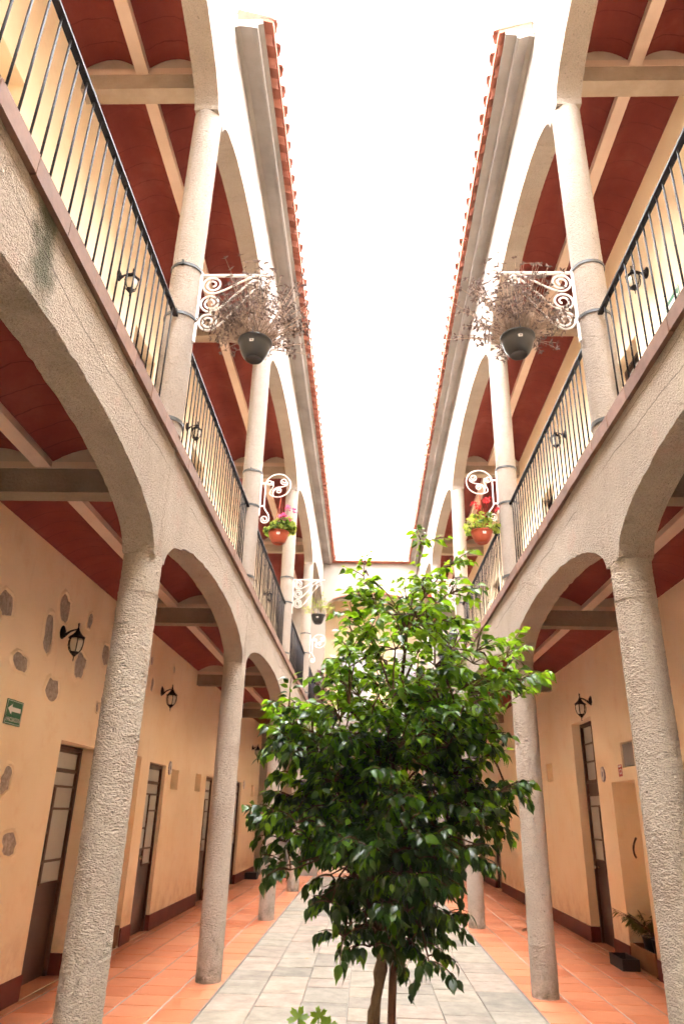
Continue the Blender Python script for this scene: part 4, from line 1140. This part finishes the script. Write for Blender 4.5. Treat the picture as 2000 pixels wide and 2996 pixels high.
    cl = [(965, 1275, 2), (965, 1325, 3), (825, 1325, 2), (1045, 1285, 2), (1050, 1365, 3), (985, 1385, 3), (1055, 1325, 1), (900, 1445, 3), (825, 1365, 1), (960, 1420, 3), (800, 1435, 1), (860, 1420, 2), (990, 1440, 2), (785, 1515, 2), (845, 1500, 4), (905, 1530, 4), (1050, 1500, 4), (1000, 1560, 5), (800, 1560, 4), (940, 1480, 3), (880, 1590, 5), (960, 1600, 5), (820, 1390, 2), (930, 1400, 2), (1020, 1420, 3), (1040, 1570, 4),
          (1110, 1510, 3), (1190, 1495, 2), (1215, 1560, 3), (1160, 1585, 4), (1085, 1600, 4), (655, 1660, 3), (625, 1675, 2), (745, 1675, 3), (645, 1722, 4), (612, 1735, 2), (800, 1610, 4), (855, 1665, 5), (955, 1650, 5), (1055, 1665, 5), (1130, 1690, 4),
          (720, 1725, 4), (790, 1735, 5), (870, 1750, 6), (975, 1745, 6), (1080, 1755, 5), (640, 1835, 4), (600, 1888, 3), (665, 1885, 5), (725, 1825, 5), (805, 1835, 6), (905, 1840, 6), (1000, 1835, 6), (1090, 1825, 6), (1145, 1840, 4), (1125, 1890, 4),
          (650, 1955, 2), (715, 1950, 3), (790, 1945, 6), (880, 1950, 6), (970, 1945, 6), (1055, 1935, 4), (1095, 1965, 1), (765, 2035, 3), (840, 2040, 4), (930, 2040, 4), (1010, 2035, 3), (800, 2095, 2), (875, 2100, 3), (955, 2100, 3), (1005, 2115, 2), (985, 2165, 1), (860, 2140, 2), (925, 2140, 3), (965, 2150, 2), (905, 2175, 1)]
    for _ in range(46):
        py = rr.uniform(1600, 2060); L = lim(py); w = (L[1]-L[0])*(.36 if py < 1850 else .28); px = (L[0]+L[1])/2+rr.uniform(-w, w)
        cl.append((px, py, 3))
    for (px, py, n) in cl:
        px = 890+(px-890)*.89
        for depth in ((-1, -.3, .6) if py > 1700 else ((-1, 0, 1) if py > 1600 else ((-1, 1) if py > 1380 else (rr.choice((-1, 1)),)))):
            off_c = 1-min(1, abs(px-890)/310)
            dy = depth*rr.uniform(.10, .16+.28*off_c)
            if py < 1480: dy *= .6
            jit = 14 if py < 1600 else 34
            c0 = img(px+rr.uniform(-jit, jit)*.7, py+rr.uniform(-jit, jit), Y0); c0 = Vector((c0.x*(1+dy/Y0*.6), Y0+dy, c0.z))
            st0 = min(allp, key=lambda q: (q-c0).length+(.2 if q.z > c0.z+.03 else 0))
            axis = Vector((.10, Y0, c0.z-.12)); outw = (c0-axis); outw = outw.normalized() if outw.length > .01 else Vector((0, 0, 1))
            tw.tube([tuple(st0), tuple(st0.lerp(c0, .5)+Vector((0, 0, .03))), tuple(c0)], [.0045, .0038, .003], 5, False)
            for q in range(int(n*1.35+.5)):
                dv = outw*rr.uniform(.3, 1.1)+Vector((rr.uniform(-1, 1), rr.uniform(-1, 1), rr.uniform(-.5, .7) if py < 1980 else rr.uniform(-.8, .2)))
                Ls = rr.uniform(.09, .17)
                e = c0+dv.normalized()*Ls*(.85 if py > 1650 else 1.)
                crown_light = .02 if py > 1900 else (.10 if py > 1700 else (.30 if py > 1560 else .6))  # more young pale leaves higher up: crown light put into leaf kind
                shoot(c0, e, crown_light, rr.randint(8, 11), 1.0 if py < 1600 else .95)
    loc(tw).build('twigs', 'twig', root, kind='stuff')
    # leaf meshes
    V = {}
    for kind in ('dark', 'mid', 'young'):
        sc = .86 if kind == 'young' else 1.
        V[kind] = [leaf_mesh('leaf', 0.0476*sc, 0.0308*sc, 'leaf_'+kind, .28, .22), leaf_mesh('leaf', 0.0511*sc, 0.0329*sc, 'leaf_'+kind, .38, .38), leaf_mesh('leaf', 0.0420*sc, 0.0280*sc, 'leaf_'+kind, .15, .12), leaf_mesh('leaf', 0.0497*sc, 0.0315*sc, 'leaf_'+kind, .5, .55)]
    camp = Vector((0, 0, 1.6))
    leaves.sort(key=lambda q: (q[0]-camp).length)
    bulk = {k: MB() for k in V}; geo = {}
    for k in V: geo[k] = [([tuple(v.co) for v in me.vertices], [tuple(p.vertices) for p in me.polygons]) for me in V[k]]
    off = Vector((.06, Y0, .5))
    for i, (p, dv, roll, sc, kind) in enumerate(leaves):
        M = orient(p-off, dv, roll, sc); w = rr.randrange(4)
        if i < 290:
            o = bpy.data.objects.new('leaf', V[kind][w]); COL.objects.link(o); o.parent = root; o.matrix_local = M
        else:
            scatter_leaf(bulk[kind], geo[kind][w], M)
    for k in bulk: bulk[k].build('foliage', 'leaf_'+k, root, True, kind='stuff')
    return root
tree()
# stake beside the trunk, standing in the planter
a = img(897, 2349, 3.12); b = img(906, 2080, 3.18)
m = MB(); e0 = a+(a-b)*1.4; m.tube([e0, a, b, b+(b-a)*.6], .0155, 10)
m.build('support_stake', 'stake_wood', None, True, cat='stake', label='straight reddish brown wooden stake right of the fig tree trunk')
root = empty('tree_planter', (.05, 3.2, 0), cat='planter', label='round stone planter at the foot of the fig tree')
MB().lathe([(.36, 0), (.40, .06), (.42, .42), (.46, .44), (.46, .50), (.38, .50), (.37, .44), (0, .43)], 36).build('bowl', 'planter_stone', root, True)
MB().lathe([(0, .445), (.372, .445)], 24).build('soil', 'soil', root)
# geranium leaves poking up at the bottom edge
def fancy_leaf(m, M, L):
    pts = []; N = 60
    for i in range(N+1):
        tt = i/N; a = -2.55+5.1*tt; ph = tt*5
        lob = .42+.58*abs(math.sin(math.pi*ph))**.7; sub = 1+.10*math.sin(math.pi*ph*6)
        pts.append((L*lob*sub*math.cos(a), L*lob*sub*math.sin(a), .05*L*math.sin(a*3)))
    o = len(m.v); m.v.append(tuple(M @ Vector((0, 0, 0))))
    for q in pts: m.v.append(tuple(M @ Vector(q)))
    for i in range(1, len(pts)): m.f.append((o, o+i, o+i+1))
root = empty('scented_geranium', (-.18, 3.05, .446), cat='plant', label='lobed bright green leaves poking up at the bottom edge left of the trunk')
st = MB(); off = Vector((-.18, 3.05, .446))
for (px, py, dy, L, ry) in [(684, 2337, 0, .040, .3), (731, 2333, .03, .034, -.2), (752, 2356, -.02, .034, .1), (700, 2382, .05, .04, 0), (770, 2395, 0, .04, .2), (660, 2400, -.03, .04, -.1)]:
    p = img(px, py, 3.05+dy)-off; m = MB()
    M = Matrix.Translation(p) @ Matrix.Rotation(ry, 4, 'Y') @ Matrix.Rotation(R(62), 4, 'X') @ Matrix.Rotation(math.pi/2, 4, 'Z')
    fancy_leaf(m, M, L); m.build('leaf', 'leaf_young', root, True)
    st.tube([(0, 0, 0), tuple(p*.6+Vector((0, 0, -.03))), tuple(p)], .0025, 5, False)
st.build('stems', 'leaf_mid', root)
